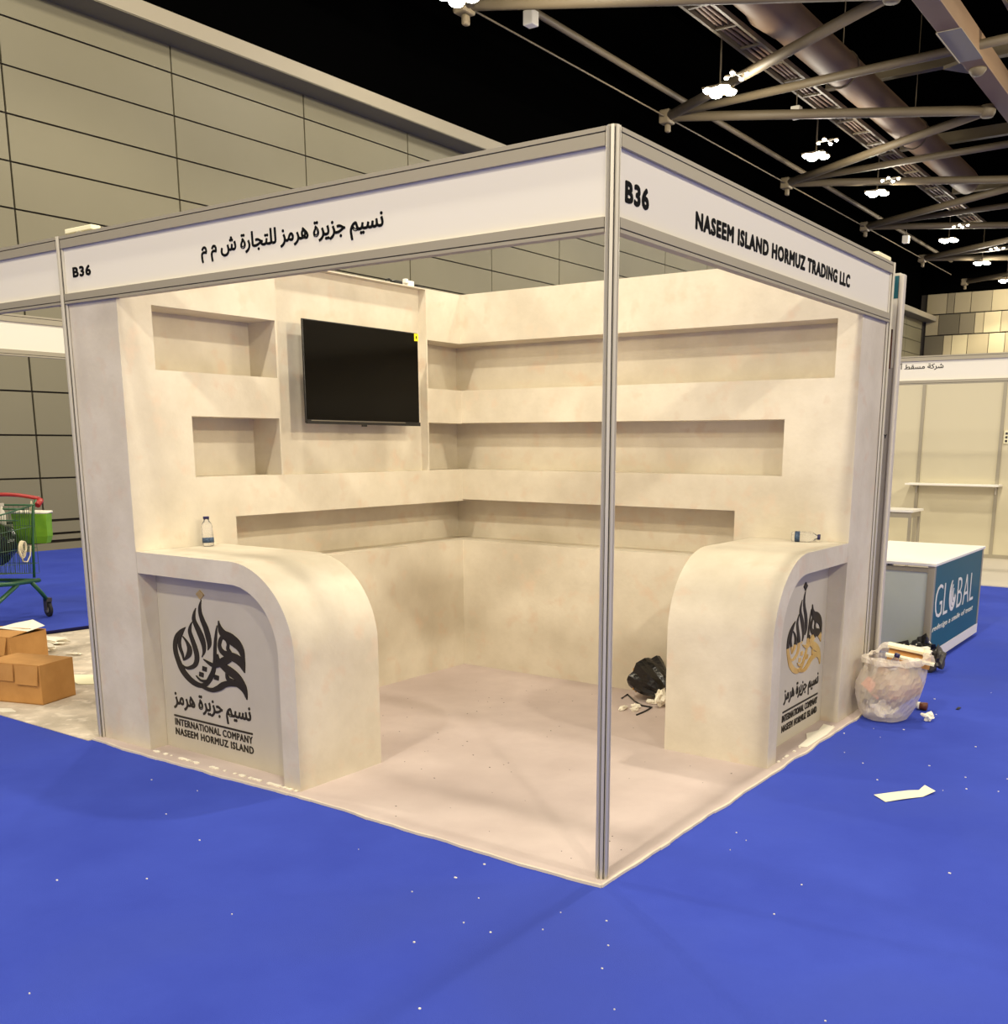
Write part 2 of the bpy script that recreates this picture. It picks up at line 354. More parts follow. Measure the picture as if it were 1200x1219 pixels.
# ================================================================== counters
def arc(cx, cz, rx, rz, a0, a1, n): return [(cx + rx * math.cos(a0 + (a1 - a0) * i / n), cz + rz * math.sin(a0 + (a1 - a0) * i / n)) for i in range(n + 1)]
def counter(label, fn, L, W, gold_low, base, ux, nrm, lxy):
    t = thing('reception_counter', label, 'counter', base)
    H = 1.012; r = .405; N_ = 20; dp = .10
    top = [(0.002, H)] + arc(L - r, H - r, r, r, PI/2, 0, N_) + [(L, 0)]
    ins = [(0.002, .908)] + arc(L - r, H - r, r - .105, r - .105, PI/2, 0, N_) + [(L - .105, 0)]
    mb = MB(); n = len(top)
    for i in range(n - 1):
        a, b, c, d = top[i], top[i+1], ins[i+1], ins[i]
        sm = 1 <= i <= N_
        mb.add([fn(a[0], 0, a[1]), fn(b[0], 0, b[1]), fn(c[0], 0, c[1]), fn(d[0], 0, d[1])], [(0, 1, 2, 3)])
        mb.add([fn(d[0], 0, d[1]), fn(c[0], 0, c[1]), fn(c[0], dp, c[1]), fn(d[0], dp, d[1])], [(0, 1, 2, 3)])
        mb.add([fn(a[0], 0, a[1]), fn(a[0], W, a[1]), fn(b[0], W, b[1]), fn(b[0], 0, b[1])], [(0, 1, 2, 3)], True)
    mb.add([fn(u, W, z) for u, z in top] + [fn(0.002, W, 0)], [tuple(range(n + 1))])
    o = obj('counter_body', mb, M['plaster'], t, recalc=False)
    bm = bmesh.new(); bm.from_mesh(o.data); bmesh.ops.remove_doubles(bm, verts=bm.verts[:], dist=.0003); bmesh.ops.recalc_face_normals(bm, faces=bm.faces[:])
    for e_ in bm.edges:
        if len(e_.link_faces) == 2 and e_.calc_face_angle() > .6: e_.smooth = False
    bm.to_mesh(o.data); bm.free()
    mb = MB(); mb.prism([(0.003, 0)] + ins, lambda u, z, w_: fn(u, w_, z), dp, dp + .01); pn = obj('logo_panel', mb, M['logopanel'], t)
    # the calligraphic flame emblem, traced as broad pen strokes in panel units (x right 0..1, y down 0..1.31)
    S = [
     [(352,182,2),(341,225,14),(340,270,20),(352,320,26),(370,370,30),(382,430,30),(386,480,22),(374,522,3)],
     [(313,243,2),(300,285,14),(297,330,22),(318,385,30),(338,440,32),(350,495,24),(348,540,14),(333,577,2)],
     [(283,342,2),(270,375,12),(264,415,20),(278,470,24),(294,530,27),(300,590,26),(285,640,24),(250,668,22),(218,672,14),(196,655,4)],
     [(238,386,2),(205,418,16),(174,462,22),(159,520,24),(160,580,26),(175,640,28),(200,700,34),(240,748,36),(285,775,34),(325,776,28),(358,748,26),(385,700,26),(404,650,22),(416,590,20),(420,520,17),(427,450,15),(436,385,10),(443,340,2)],
     [(236,388,3),(212,430,12),(192,480,16),(190,530,18),(205,585,14),(210,625,3)],
     [(214,455,4),(240,490,14),(255,535,26),(245,580,26),(210,625,4)],
     [(455,305,2),(460,345,18),(478,385,44),(515,410,62),(555,440,56),(583,480,34),(594,530,18),(598,580,10),(599,628,2)],
     [(476,400,14),(458,440,18),(452,480,18),(470,515,30),(510,530,46),(555,545,52),(583,580,32),(598,626,3)],
     [(470,415,10),(496,428,12),(506,455,12),(504,485,16),(515,510,20)],
     [(343,588,2),(372,605,16),(405,618,26),(440,605,32),(475,575,44),(510,548,40)],
     [(437,535,2),(440,570,16),(462,605,34),(505,635,50),(550,668,44),(585,715,28),(600,760,14),(604,808,2)],
     [(485,655,8),(494,690,22),(520,708,34),(560,722,30),(590,755,20),(604,806,2)],
     [(560,720,24),(515,718,34),(470,735,34),(430,770,32),(390,792,26),(345,790,20),(300,775,10)],
     [(288,714,2),(312,738,10),(340,742,16),(358,735,16)]]
    squares = [(345,656,20),(322,700,20),(419,700,21)]
    (gx0, gx1, gz0, gz1) = lxy   # plane extents of the emblem: u at 150 / 604, z at 808 / 182
    def pu(x): return gx0 + (x - 150) / (604 - 150) * (gx1 - gx0)
    def pz(y): return gz0 + (808 - y) / (808 - 182) * (gz1 - gz0)
    def face(u, z, w_): return fn(u, dp - w_, z)
    cnt = [0]
    def ribbon(m_, Lf, Rt, top):
        n_ = len(Lf); vs = []
        for (x, y) in Lf: vs.append(face(pu(x), pz(y), top))
        for (x, y) in Rt: vs.append(face(pu(x), pz(y), top))
        for (x, y) in Lf: vs.append(face(pu(x), pz(y), -.001))
        for (x, y) in Rt: vs.append(face(pu(x), pz(y), -.001))
        fs = []
        for i in range(n_ - 1):
            fs += [(i, i+1, n_+i+1, n_+i), (i, 2*n_+i, 2*n_+i+1, i+1), (n_+i, n_+i+1, 3*n_+i+1, 3*n_+i)]
        m_.add(vs, fs)
    def stroke(mbd, st):
        P = []
        for i in range(len(st) - 1):
            p0, p1, p2, p3 = st[max(i-1, 0)], st[i], st[i+1], st[min(i+2, len(st)-1)]
            for k in range(6):
                t_ = k / 6
                P.append(tuple(.5 * (2*p1[j] + (p2[j]-p0[j])*t_ + (2*p0[j]-5*p1[j]+4*p2[j]-p3[j])*t_*t_ + (3*p1[j]-p0[j]-3*p2[j]+p3[j])*t_**3) for j in range(3)))
        P.append(st[-1]); Lf, Rt = [], []
        for i, p in enumerate(P):
            a, b = P[max(i-1, 0)], P[min(i+1, len(P)-1)]; d = Vector((b[0]-a[0], b[1]-a[1])).normalized()
            h = max(p[2] * 1.12, 1.5) / 2; Lf.append((p[0] - d.y * h, p[1] + d.x * h)); Rt.append((p[0] + d.y * h, p[1] - d.x * h))
        cnt[0] += 1; top = .003 + .00025 * cnt[0]
        run = [0]
        for i in range(1, len(P)):
            low0 = gold_low and P[run[0]][1] > 560; low1 = gold_low and P[i][1] > 560  # mirror reflection put into the strokes as a dark and gold split
            run.append(i)
            if low1 != low0 or i == len(P) - 1:
                ribbon(mbd[1] if low0 else mbd[0], [Lf[k] for k in run], [Rt[k] for k in run], top); run = [i]
    A, B = MB(), MB()
    for st in S: stroke((A, B), st)
    for x, y, h in squares:
        (B if gold_low else A).prism([(pu(x + dx), pz(y + dy)) for dx, dy in ((-h*.6, -h*.9), (h*.8, -h*.7), (h*.6, h*.9), (-h*.8, h*.7))], face, -.001, .0032)
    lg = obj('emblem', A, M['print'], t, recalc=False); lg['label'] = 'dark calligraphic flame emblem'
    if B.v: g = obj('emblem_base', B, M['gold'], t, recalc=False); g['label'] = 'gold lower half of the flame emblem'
    D_ = MB(); D_.prism([(pu(347), pz(116)), (pu(373), pz(148)), (pu(347), pz(181)), (pu(322), pz(146))], face, -.001, .005)
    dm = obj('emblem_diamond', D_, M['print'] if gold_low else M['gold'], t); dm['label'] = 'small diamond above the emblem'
    return t, dp, fn
gu = lambda x: x
# left counter: logo faces the front aisle
fnL = lambda u, w_, z: (XW + u, w_, z)
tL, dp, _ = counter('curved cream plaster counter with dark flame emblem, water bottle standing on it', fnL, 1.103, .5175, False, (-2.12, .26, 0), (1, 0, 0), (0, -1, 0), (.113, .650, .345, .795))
X0 = XW + .078
lettering('lettering', 'نسيم جزيرة هرمز', M['print'], tL, (X0, dp, .20), (1, 0, 0), .592, .115, offset=.02, arabic=True, nrm=(0, -1, 0))
obj('rule_line', MB().box((X0 - .003, dp - .003, .176), (X0 + .597, dp, .185)), M['print'], tL)
lettering('lettering', 'INTERNATIONAL COMPANY', M['print'], tL, (X0, dp, .130), (1, 0, 0), .594, .037, offset=.03, nrm=(0, -1, 0))
lettering('lettering', 'NASEEM HORMUZ ISLAND', M['print'], tL, (X0, dp, .080), (1, 0, 0), .598, .037, offset=.03, nrm=(0, -1, 0))
# right counter: logo faces the side aisle, wall on its far side
fnR = lambda u, w_, z: (-w_, YW - u, z)
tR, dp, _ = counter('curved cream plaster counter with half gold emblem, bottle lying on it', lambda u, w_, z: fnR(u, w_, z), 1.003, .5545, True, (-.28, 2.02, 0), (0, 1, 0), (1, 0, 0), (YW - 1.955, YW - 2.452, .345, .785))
lettering('lettering', 'نسيم جزيرة هرمز', M['print'], tR, (-dp, 1.945, .20), (0, 1, 0), .505, .105, offset=.02, arabic=True, nrm=(1, 0, 0))
obj('rule_line', MB().box((-dp, 1.94, .174), (-dp + .003, 2.45, .183)), M['print'], tR)
lettering('lettering', 'INTERNATIONAL COMPANY', M['print'], tR, (-dp, 1.935, .124), (0, 1, 0), .515, .038, offset=.03, nrm=(1, 0, 0))
lettering('lettering', 'NASEEM HORMUZ ISLAND', M['print'], tR, (-dp, 1.935, .070), (0, 1, 0), .515, .038, offset=.03, nrm=(1, 0, 0))

# ================================================================== shell scheme: posts and fascia boards
def post(x, y, label, h=2.5, r=.0215):
    t = thing('aluminium_post', label, 'post', (x, y, 0), 0, 'octagonal aluminium posts')
    A, G = MB(), MB()
    poly = [(r * math.cos(PI/8 + k * PI/4) * 1.06, r * math.sin(PI/8 + k * PI/4) * 1.06) for k in range(8)]
    A.prism([(x + a * .80, y + b * .80) for a, b in poly], lambda u, v, w_: (u, v, w_), 0.009, h - .006)
    G = A; A = MB()
    for k in range(8):   # eight ribs leave a dark slot between them
        an = PI/8 + k * PI/4; cx, cy = x + math.cos(an) * r * .93, y + math.sin(an) * r * .93
        d = Vector((math.cos(an), math.sin(an))); n = Vector((-d.y, d.x))
        q = [(cx + d.x*s*.0032 + n.x*m*.0052, cy + d.y*s*.0032 + n.y*m*.0052) for s, m in ((-1, -1), (1, -1), (1, 1), (-1, 1))]
        A.prism(q, lambda u, v, w_: (u, v, w_), 0.009, h)
    obj('post_core', G, M['groove'], t); obj('post_ribs', A, M['alu'], t)
    C_ = MB(); C_.prism([(x + a * .8, y + b * .8) for a, b in poly], lambda u, v, w_: (u, v, w_), h - .006, h + .002); obj('post_cap', C_, M['beam'], t)
    return t
post(0, 0, 'front corner aluminium post between the two sign boards, nearest the viewer')
post(-3.09, 0, 'aluminium post at the far end of the Arabic sign board, beside the empty stand')
post(0, 2.94, 'aluminium post at the far end of the NASEEM ISLAND sign board')

def fascia(label, p0, p1, outward, texts, name='fascia_board', z0=2.19, z1=2.5, group=None):
    """p0->p1 along the board; outward normal; texts: list of (body, arabic, start, width, z, height, offset)"""
    a, b = Vector(p0), Vector(p1); d = (b - a).normalized(); n = Vector(outward); L = (b - a).length
    t = thing(name, label, 'sign board', ((a.x + b.x) / 2, (a.y + b.y) / 2, z0), 0, group)
    def bx(mb, s0, s1, w0, w1, za, zb):
        P = [a + d*s + n*w_ for s, w_ in ((s0, w0), (s1, w0), (s1, w1), (s0, w1))]
        return mb.prism([(p.x, p.y) for p in P], lambda u, v, w_: (u, v, w_), za, zb)
    e_ = .02
    for nm, za, zb, gz in (('top_rail', z1 - .056, z1, z1 - .016), ('bottom_rail', z0, z0 + .046, z0 + .013)):
        mb = MB(); bx(mb, e_, L - e_, -.018, .018, za, gz - .0022); bx(mb, e_, L - e_, -.018, .018, gz + .0022, zb)
        rail = obj(nm, mb, M['beam'], t); mb = MB(); bx(mb, e_, L - e_, -.015, .0145, gz - .004, gz + .004); obj('rail_slot', mb, M['groove'], rail)
    mb = MB(); bx(mb, e_, L - e_, -.003, .003, z0 + .04, z1 - .05); obj('sign_panel', mb, M['sign'], t)
    mb = MB(); bx(mb, e_, L - e_, .003, .0045, z0 + .046, z0 + .0495); obj('panel_strip', mb, M['white'], t)
    for body, ar, s, wd, z, h, off in texts:
        lettering('lettering', body, M['black'], t, a + d * s + n * .003 + Vector((0, 0, z)), d, wd, h, offset=off, arabic=ar, nrm=n, depth=.0015)
    return t
fascia('front sign board lettered B36 and Arabic company name, over the left counter', (-3.09, 0, 0), (0, 0, 0), (0, -1, 0),
       [('B36', False, .086, .150, 2.307, .048, .06), ('نسيم جزيرة هرمز للتجارة ش م م', True, 1.056, 1.058, 2.283, .094, .02)])
fascia('side sign board lettered B36 NASEEM ISLAND HORMUZ TRADING LLC, over the right counter', (0, 0, 0), (0, 2.94, 0), (1, 0, 0),
       [('B36', False, .070, .156, 2.290, .068, .06), ('NASEEM ISLAND HORMUZ TRADING LLC', False, .572, 1.70, 2.291, .062, .06)])
# neighbouring empty stand: blank boards on its front and on its rear side
fascia('blank white sign board continuing left past the Arabic board', (-6.2, 0, 0), (-3.09, 0, 0), (0, -1, 0), [])
fascia('blank bright sign board at the back of the empty stand, above the trolley', (-6.24, 0, 0), (-6.24, 3.0, 0), (1, 0, 0), [])
post(-6.22, 0, 'aluminium post at the front corner of the empty stand')
post(-6.22, 3.0, 'aluminium post at the rear corner of the empty stand')
# white shell panels that back the plaster walls
struct('wall_booth_panel', MB().box((-3.10, .03, .01), (-3.08, 2.93, 2.44)), M['white'], label='white shell panel backing the plaster wall')

# clamp-on floods sitting on the fascia corners
def floodlight(x, y, rz, label):
    t = thing('floodlight', label, 'light', (x, y, 2.5), rz, 'floodlights clamped on the sign boards')
    obj('housing', MB().box((-.11, -.03, .010), (.11, .02, .032)), M['paper'], t, local=True, bevel=.004)
    obj('clamp', MB().box((-.02, -.028, -.05), (.02, -.021, .02)).box((-.02, .021, -.05), (.02, .028, .02)).box((-.02, -.028, .0), (.02, .028, .006)), M['alu'], t, local=True)
    obj('glass', MB().box((-.10, .02, .014), (.10, .024, .030)), M['frost'], t, local=True)
floodlight(-2.94, .03, 0, 'flat pale floodlight on top of the Arabic board near its far post')
floodlight(-.035, 2.84, PI/2, 'flat pale floodlight on top of the NASEEM ISLAND board near its far post')

# ================================================================== television
tv = thing('television', 'black flat television with yellow corner sticker hung on plaster wall', 'television', (-2.6, 1.55, 1.62))
xf, ya, yb, za, zb = -2.595, 1.062, 2.004, 1.643, 2.200
obj('casing', MB().box((xf - .012, ya, za), (xf, yb, zb)).box((xf - .045, ya + .08, za + .03), (xf - .012, yb - .08, zb - .16)), M['tvframe'], tv, bevel=.003)
obj('screen', MB().box((xf, ya + .006, za + .02), (xf + .0015, yb - .006, zb - .006)), M['screen'], tv)
obj('lower_bezel', MB().box((xf, ya, za - .004), (xf + .008, yb, za + .018)), M['tvframe'], tv)
obj('silver_strip', MB().box((xf + .008, ya + .03, za + .0125), (xf + .0088, yb - .14, za + .0165)), M['silver'], tv)
obj('sensor', MB().box((xf + .001, 1.49, za - .014), (xf + .008, 1.53, za - .004)), M['tvframe'], tv)
obj('sticker', MB().box((xf + .0015, yb - .036, zb - .048), (xf + .0025, yb + .001, zb - .004)).box((xf + .0025, yb - .026, zb - .036), (xf + .0027, yb - .020, zb - .016)), M['yellow'], tv)
obj('sticker_mark', MB().box((xf + .0026, yb - .022, zb - .034), (xf + .0031, yb - .012, zb - .018)), M['black'], tv)
obj('wall_bracket', MB().box((-2.735, 1.36, 1.80), (xf - .04, 1.40, 2.02)).box((-2.735, 1.66, 1.80), (xf - .04, 1.70, 2.02)).box((-2.735, 1.30, 1.88), (-2.72, 1.78, 1.96)), M['tvframe'], tv)

# power gadgets left on top of the wall
g = thing('power_adapter', 'small black power adapter with bent cable on top of the wall', 'adapter', (-2.72, 1.94, HW))
obj('adapter_body', MB().box((-2.75, 1.93, HW), (-2.70, 1.995, HW + .024)), M['tvframe'], g, bevel=.004)
obj('cable', MB().tube([(-2.73, 1.93, HW + .012), (-2.725, 1.90, HW + .03), (-2.72, 1.87, HW + .02), (-2.71, 1.85, HW + .006)], .004, 6), M['tvframe'], g)
g = thing('junction_box', 'small white socket box on top of the wall above the television', 'socket', (-2.70, 2.06, HW))
obj('box_body', MB().box((-2.75, 2.045, HW), (-2.70, 2.10, HW + .036)).box((-2.73, 2.025, HW + .018), (-2.70, 2.045, HW + .044)), M['white'], g, bevel=.003)
obj('cable', MB().tube([(-2.70, 2.10, HW + .01), (-2.69, 2.13, HW + .006), (-2.68, 2.17, HW + .004)], .003, 6), M['darkstuff'], g)

# ================================================================== bottles
def bottle(name, label, M4, liquid=True):
    t = tag(bpy.data.objects.new(name, None), label, 'bottle', 'small water bottles'); COL.objects.link(t); t.matrix_world = M4
    body = [(.0, 0), (.022, 0), (.0275, .004), (.0285, .012), (.027, .03), (.0285, .034), (.0285, .058), (.027, .062), (.0285, .075), (.0265, .088), (.028, .10), (.022, .118), (.0135, .130), (.0125, .140)]
    obj('bottle_body', MB().lathe(body, 20), M['pet'], t, local=True)
    obj('bottle_label', MB().lathe([(.0292, .018), (.0292, .044)], 20), M['petlabel'], t, local=True)
    obj('bottle_cap', MB().lathe([(.0, .152), (.0145, .152), (.0152, .149), (.0152, .138), (.0, .138)], 18), M['petcap'], t, local=True)
    return t
bottle('water_bottle', 'small clear water bottle with dark cap standing upright on the left counter', Matrix.Translation((-2.62, .385, 1.0125)) @ Matrix.Rotation(math.radians(-3), 4, 'Y'))
ax = Vector((.96, .28, 0)).normalized(); zx = ax.cross(Vector((0, 0, 1)))
ml = Matrix(((zx.x, Vector((0,0,1)).x, ax.x, 0), (zx.y, 0, ax.y, 0), (0, 1, 0, 0), (0, 0, 0, 1)))
bottle('water_bottle', 'small clear water bottle lying on its side on the right counter', Matrix.Translation((-.282, 2.415, 1.0415)) @ ml)

# ================================================================== black bag and litter inside the booth
def crumple(label_seed, sx, sy, sz, n=10, amp=.3, flat=False):
    mb = MB(); bm = bmesh.new(); bmesh.ops.create_icosphere(bm, subdivisions=3, radius=1)
    for v in bm.verts:
        k = 1 + amp * noise.noise(v.co * 1.7 + Vector((label_seed, 0, 0))) + amp * .5 * noise.noise(v.co * 4 + Vector((0, label_seed, 0)))
        v.co = Vector((v.co.x * sx * k, v.co.y * sy * k, v.co.z * sz * k))
    zmin = min(v.co.z for v in bm.verts) * .92
    for v in bm.verts: v.co.z = max(v.co.z, zmin)
    bm.verts.index_update()
    mb.add([(v.co.x, v.co.y, v.co.z - zmin) for v in bm.verts], [tuple(v.index for v in f.verts) for f in bm.faces], False); bm.free(); return mb
def put(mb, loc, rz=0, tilt=0):
    Mx = Matrix.Translation(loc) @ Matrix.Rotation(rz, 4, 'Z') @ Matrix.Rotation(tilt, 4, 'Y')
    mb.v = [tuple(Mx @ Vector(v)) for v in mb.v]; return mb
g = thing('rubbish_bag', 'open black plastic bag slumped on the floor behind the gold emblem counter', 'bag', (-1.10, 2.33, .009))
mb = MB(); lev = 9; n = 26; vs = []; fs = []
axb = Vector((-.86, .28, .42)).normalized(); s1 = axb.cross(Vector((0, 0, 1))).normalized(); s2 = s1.cross(axb)
for i in range(lev):
    t = i / (lev - 1); rad = (.045 + .075 * math.sin(min(t * 1.6, 1.25))) * (1 + .05 * math.sin(7 * t))
    for k in range(n):
        a = 2 * PI * k / n; rr = rad * (1 + .10 * math.sin(5 * a + 3 * t) + .06 * math.sin(9 * a - 2 * t))
        p = Vector((-.985, 2.33, .085)) + axb * (.20 * t) + s1 * (math.cos(a) * rr * 1.05) + s2 * (math.sin(a) * rr)
        p.z = max(p.z, .012); vs.append(p)
for i in range(lev - 1):
    for k in range(n): fs.append((i*n+k, i*n+(k+1) % n, (i+1)*n+(k+1) % n, (i+1)*n+k))
fs.append(tuple(range(n))); mb.add(vs, fs, False); obj('bag_body', mb, M['blackbag'], g)
obj('bag_contents', put(crumple(3, .05, .085, .075, amp=.5), (-1.175, 2.385, .045)), M['cardpale'], g)
obj('white_wrapper', put(crumple(8, .03, .045, .045, amp=.6), (-.965, 2.245, .012)), M['foam'], g)
tag(obj('cable_tie', MB().tube([(-1.255, 2.284, .014), (-1.276, 2.392, .014), (-1.15, 2.26, .016), (-1.066, 2.201, .014), (-1.0, 2.20, .014), (-.99, 2.116, .014), (-.989, 1.999, .014)], .005, 6), M['tvframe']),
    'thin black strap lying bent on the booth carpet near the black bag', 'strap')
for i, (x, y, a, b, lb) in enumerate([(-1.052, 2.29, .035, .022, 'rounded white foam lump nearest the black bag'), (-1.075, 2.14, .028, .014, 'small oblong foam scrap beside the bent strap'),
                                  (-1.045, 2.075, .026, .014, 'small foam scrap at the lower end of the strap'), (-1.115, 2.06, .04, .014, 'long flat foam scrap farthest left of the foam litter')]):
    tag(obj('foam_scrap', put(crumple(20 + i, a, b, .013, amp=.4), (x, y, .009), rz=.5 * i), M['foam']), lb + ' on the booth carpet', 'litter', 'foam scraps on the booth carpet')
# crumbs: nobody could count them
mb = MB()
for i in range(110):
    x, y = R.uniform(-2.4, -.05), R.uniform(.02, 2.3)
    if (x < -1.5 and y < .6) or (x > -.6 and y > 1.45): continue
    s = R.uniform(.0015, .004); mb.box((x, y, .009), (x + s * 1.8, y + s, .0105))
o = obj('dirt_crumbs', mb, M['darkstuff']); tag(o, 'dark dirt crumbs scattered on the booth carpet', 'dirt', kind='stuff')
mb = MB()
specks = [(-.43,-.142),(-.443,-.295),(-.268,-.378),(-.083,-.553),(.179,-.27),(.27,-.409),(.328,-.541),(.473,-.712),(.029,-1.02),(.208,.691),(.274,.638),(.024,-.306),(.331,2.62),(.09,2.357)]
for x, y in specks + [(R.uniform(-2.5, 1.6), R.uniform(-1.8, -.15)) for _ in range(26)] + [(R.uniform(.15, 1.2), R.uniform(0, 4)) for _ in range(22)]:
    s = R.uniform(.002, .0055); mb.box((x, y, 0), (x + s * R.uniform(1, 2.2), y + s, .003))
o = obj('lint_specks', mb, M['foam']); tag(o, 'tiny white lint specks on the blue carpet', 'lint', kind='stuff')
# rough plaster drips at the foot of the counters
mb = MB()
for i in range(46):
    t = R.random(); x = -2.66 + 1.08 * t; s = R.uniform(.004, .012)
    mb.box((x, -.004 - s, .009), (x + s * 2.2, .002, .009 + s * .5))
for i in range(16):
    y = 1.56 + .9 * R.random(); s = R.uniform(.004, .01); mb.box((-.002, y, .009), (s, y + s * 2, .009 + s * .5))
o = obj('plaster_crumbs', mb, M['foam']); tag(o, 'white plaster crumbs along the foot of both counters', 'plaster', kind='stuff')
# torn tape in the recess of the right counter
mb = MB(); pts = [(-.01, 1.95), (.03, 1.97), (.035, 2.25), (.02, 2.42), (-.05, 2.44), (-.03, 2.3), (-.06, 2.2), (-.02, 2.1)]
mb.prism(pts, lambda u, v, w_: (u, v, w_), .0095, .013); tag(obj('torn_paper', mb, M['foam']), 'torn pale paper strip on the floor under the gold emblem', 'paper')

# ================================================================== big items on the blue carpet
# translucent bin bag
bx_, by_ = .200, 2.815
g = thing('bin_bag', 'full translucent white bin bag leaning by the post right of the gold emblem counter', 'bag', (bx_, by_, 0))
n = 72; vs = []; fs = []
prof = [(.05, 0), (.10, .002), (.128, .012), (.145, .04), (.158, .075), (.170, .11), (.180, .145), (.187, .18), (.190, .215), (.187, .245), (.178, .275), (.168, .300), (.160, .322), (.156, .342), (.160, .360)]
for i, (r, z) in enumerate(prof):
    sh_ = -.022 + .045 * (z / .36)
    for k in range(n):
        a = 2 * PI * k / n
        c3 = Vector((math.cos(a), math.sin(a), 0))
        # long creases fan out from the tied upper right side down to the lower left
        cr = abs(noise.noise(Vector((a * 2.6 + z * 9, z * 2.0, 3.1)))) * 1.6
        f = 1 + .085 * cr * min(1, z * 12) - .05 + .10 * noise.noise(c3 * 1.6 + Vector((0, 0, z * 6))) + .06 * math.cos(a - 3.6) * math.sin(PI * min(z / .36, 1)) + .025 * noise.noise(c3 * 6 + Vector((7, 0, z * 22)))
        zz = z * (1 + .05 * math.sin(a + .6)) + (.012 * math.sin(5 * a) + .02 * noise.noise(c3 * 3)) * (1 if z > .3 else 0)
        vs.append((bx_ + sh_ * .82 + r * f * math.cos(a), by_ + sh_ * .57 + r * f * math.sin(a), max(zz, 0.001)))
for i in range(len(prof) - 1):
    for k in range(n):
        fs.append((i*n+k, i*n+(k+1) % n, (i+1)*n+(k+1) % n)); fs.append((i*n+k, (i+1)*n+(k+1) % n, (i+1)*n+k))
fs.append(tuple(range(n))); mb = MB(); mb.add(vs, fs, False); obj('bag_skin', mb, M['binbag'], g)
# crumpled collar folded outward round the mouth
mb = MB(); vs = []; fs = []; m_ = 60
for i, (dr, dz) in enumerate(((0, 0), (-.012, .018), (.004, .030), (.026, .020), (.036, -.006))):
    for k in range(m_):
        a = 2 * PI * k / m_; c3 = Vector((math.cos(a), math.sin(a), 0))
        q = noise.noise(c3 * 5 + Vector((0, 0, i * .8))); q2 = noise.noise(c3 * 2.2 + Vector((9, 0, i * .3)))
        r = .158 + dr * (1 + 1.5 * q2) + .018 * q
        vs.append((bx_ + .014 + r * math.cos(a), by_ + .01 + r * math.sin(a), .352 + .018 * math.sin(a + .6) + dz * (1 + q2) + .012 * q))
for i in range(4):
    for k in range(m_):
        fs.append((i*m_+k, i*m_+(k+1) % m_, (i+1)*m_+(k+1) % m_)); fs.append((i*m_+k, (i+1)*m_+(k+1) % m_, (i+1)*m_+k))
mb.add(vs, fs, False); obj('bag_collar', mb, M['binbag'], g)
obj('bottom_wrappers', put(crumple(71, .075, .06, .045, amp=.8), (bx_ - .03, by_ - .06, .008)), M['foam'], g)
obj('dark_scraps', put(crumple(72, .06, .05, .07, amp=.6), (bx_ - .07, by_ - .02, .03)), M['darkstuff'], g)
tag(obj('packing_paper', put(crumple(5, .125, .125, .125, amp=.45), (bx_ + .01, by_ + .01, .06)), M['trash']), 'crumpled brown packing paper stuffed inside the translucent bin bag', 'paper')
Mx = Matrix.Translation((bx_ - .055, by_ - .07, .16)) @ Matrix.Rotation(.5, 4, 'Z') @ Matrix.Rotation(.75, 4, 'Y')
tag(obj('plastic_sheet', MB().box((-.10, -.004, -.03), (.13, .004, .03), Mx), M['pink']), 'salmon coloured strip showing through the bin bag', 'strip')
Mx = Matrix.Translation((bx_ + .06, by_ + .03, .345)) @ Matrix.Rotation(.2, 4, 'Z') @ Matrix.Rotation(.22, 4, 'X') @ Matrix.Rotation(.15, 4, 'Y')
g2 = thing('cardboard_tray', 'torn cardboard tray sticking out of the top of the bin bag', 'cardboard', (bx_ + .06, by_ + .03, .34))
obj('tray_base', MB().box((-.10, -.07, 0), (.13, .09, .012), Mx), M['card'], g2); obj('tray_rim', MB().box((-.11, -.075, .028), (.15, -.05, .042), Mx).box((-.11, .05, .03), (.12, .10, .045), Mx), M['paper'], g2)
mz = Matrix.Translation((bx_ + .02, by_ - .085, .30)) @ Matrix.Rotation(.25, 4, 'Y')
g2 = tag(bpy.data.objects.new('drink_bottle', None), 'clear bottle neck with navy cap poking out of the bin bag', 'bottle'); COL.objects.link(g2); g2.matrix_world = mz
obj('bottle_body', MB().lathe([(0, 0), (.024, 0), (.026, .03), (.024, .055), (.014, .075), (.013, .085)], 16), M['pet'], g2, local=True)
obj('bottle_cap', MB().lathe([(0, .1), (.016, .1), (.016, .082), (0, .082)], 14), M['petcap'], g2, local=True)
# dark jumble behind the bag, against the teal counter
g2 = thing('crumpled_wrapping', 'black and grey crumpled wrapping heap at the corner of the teal counter', 'litter', (.07, 4.22, 0))
obj('black_wrap', put(crumple(11, .085, .08, .09, amp=.7), (.0, 4.20, .06)), M['blackbag'], g2); obj('grey_wrap', put(crumple(15, .05, .07, .08, amp=.8), (.10, 4.22, .0)), M['darkstuff'], g2)
obj('pale_wrap', put(crumple(17, .07, .03, .035, amp=.8), (.01, 4.11, .12)), M['foam'], g2)
Mx = Matrix.Translation((-.115, 4.25, .08)) @ Matrix.Rotation(-.35, 4, 'Y') @ Matrix.Rotation(-.2, 4, 'X')
g2 = thing('grey_card', 'grey square card with pale marks propped against the glass counter side', 'card', (-.115, 4.25, .06))
obj('card_sheet', MB().box((-.05, -.002, -.01), (.05, .002, .105), Mx), M['darkstuff'], g2)
for a_, b_ in (((-.03, -.0035, .01), (-.008, -.002, .035)), ((-.015, -.0035, .06), (0, -.002, .08)), ((.01, -.0035, .055), (.022, -.002, .085))): obj('card_mark', MB().box(a_, b_, Mx), M['foam'], g2)
g2 = thing('takeaway_cup', 'dark brown cup lying on the blue carpet beside the bin bag', 'cup', (.30, 3.12, .025))
Mx = Matrix.Translation((.27, 3.12, .024)) @ Matrix.Rotation(PI/2, 4, 'Y')
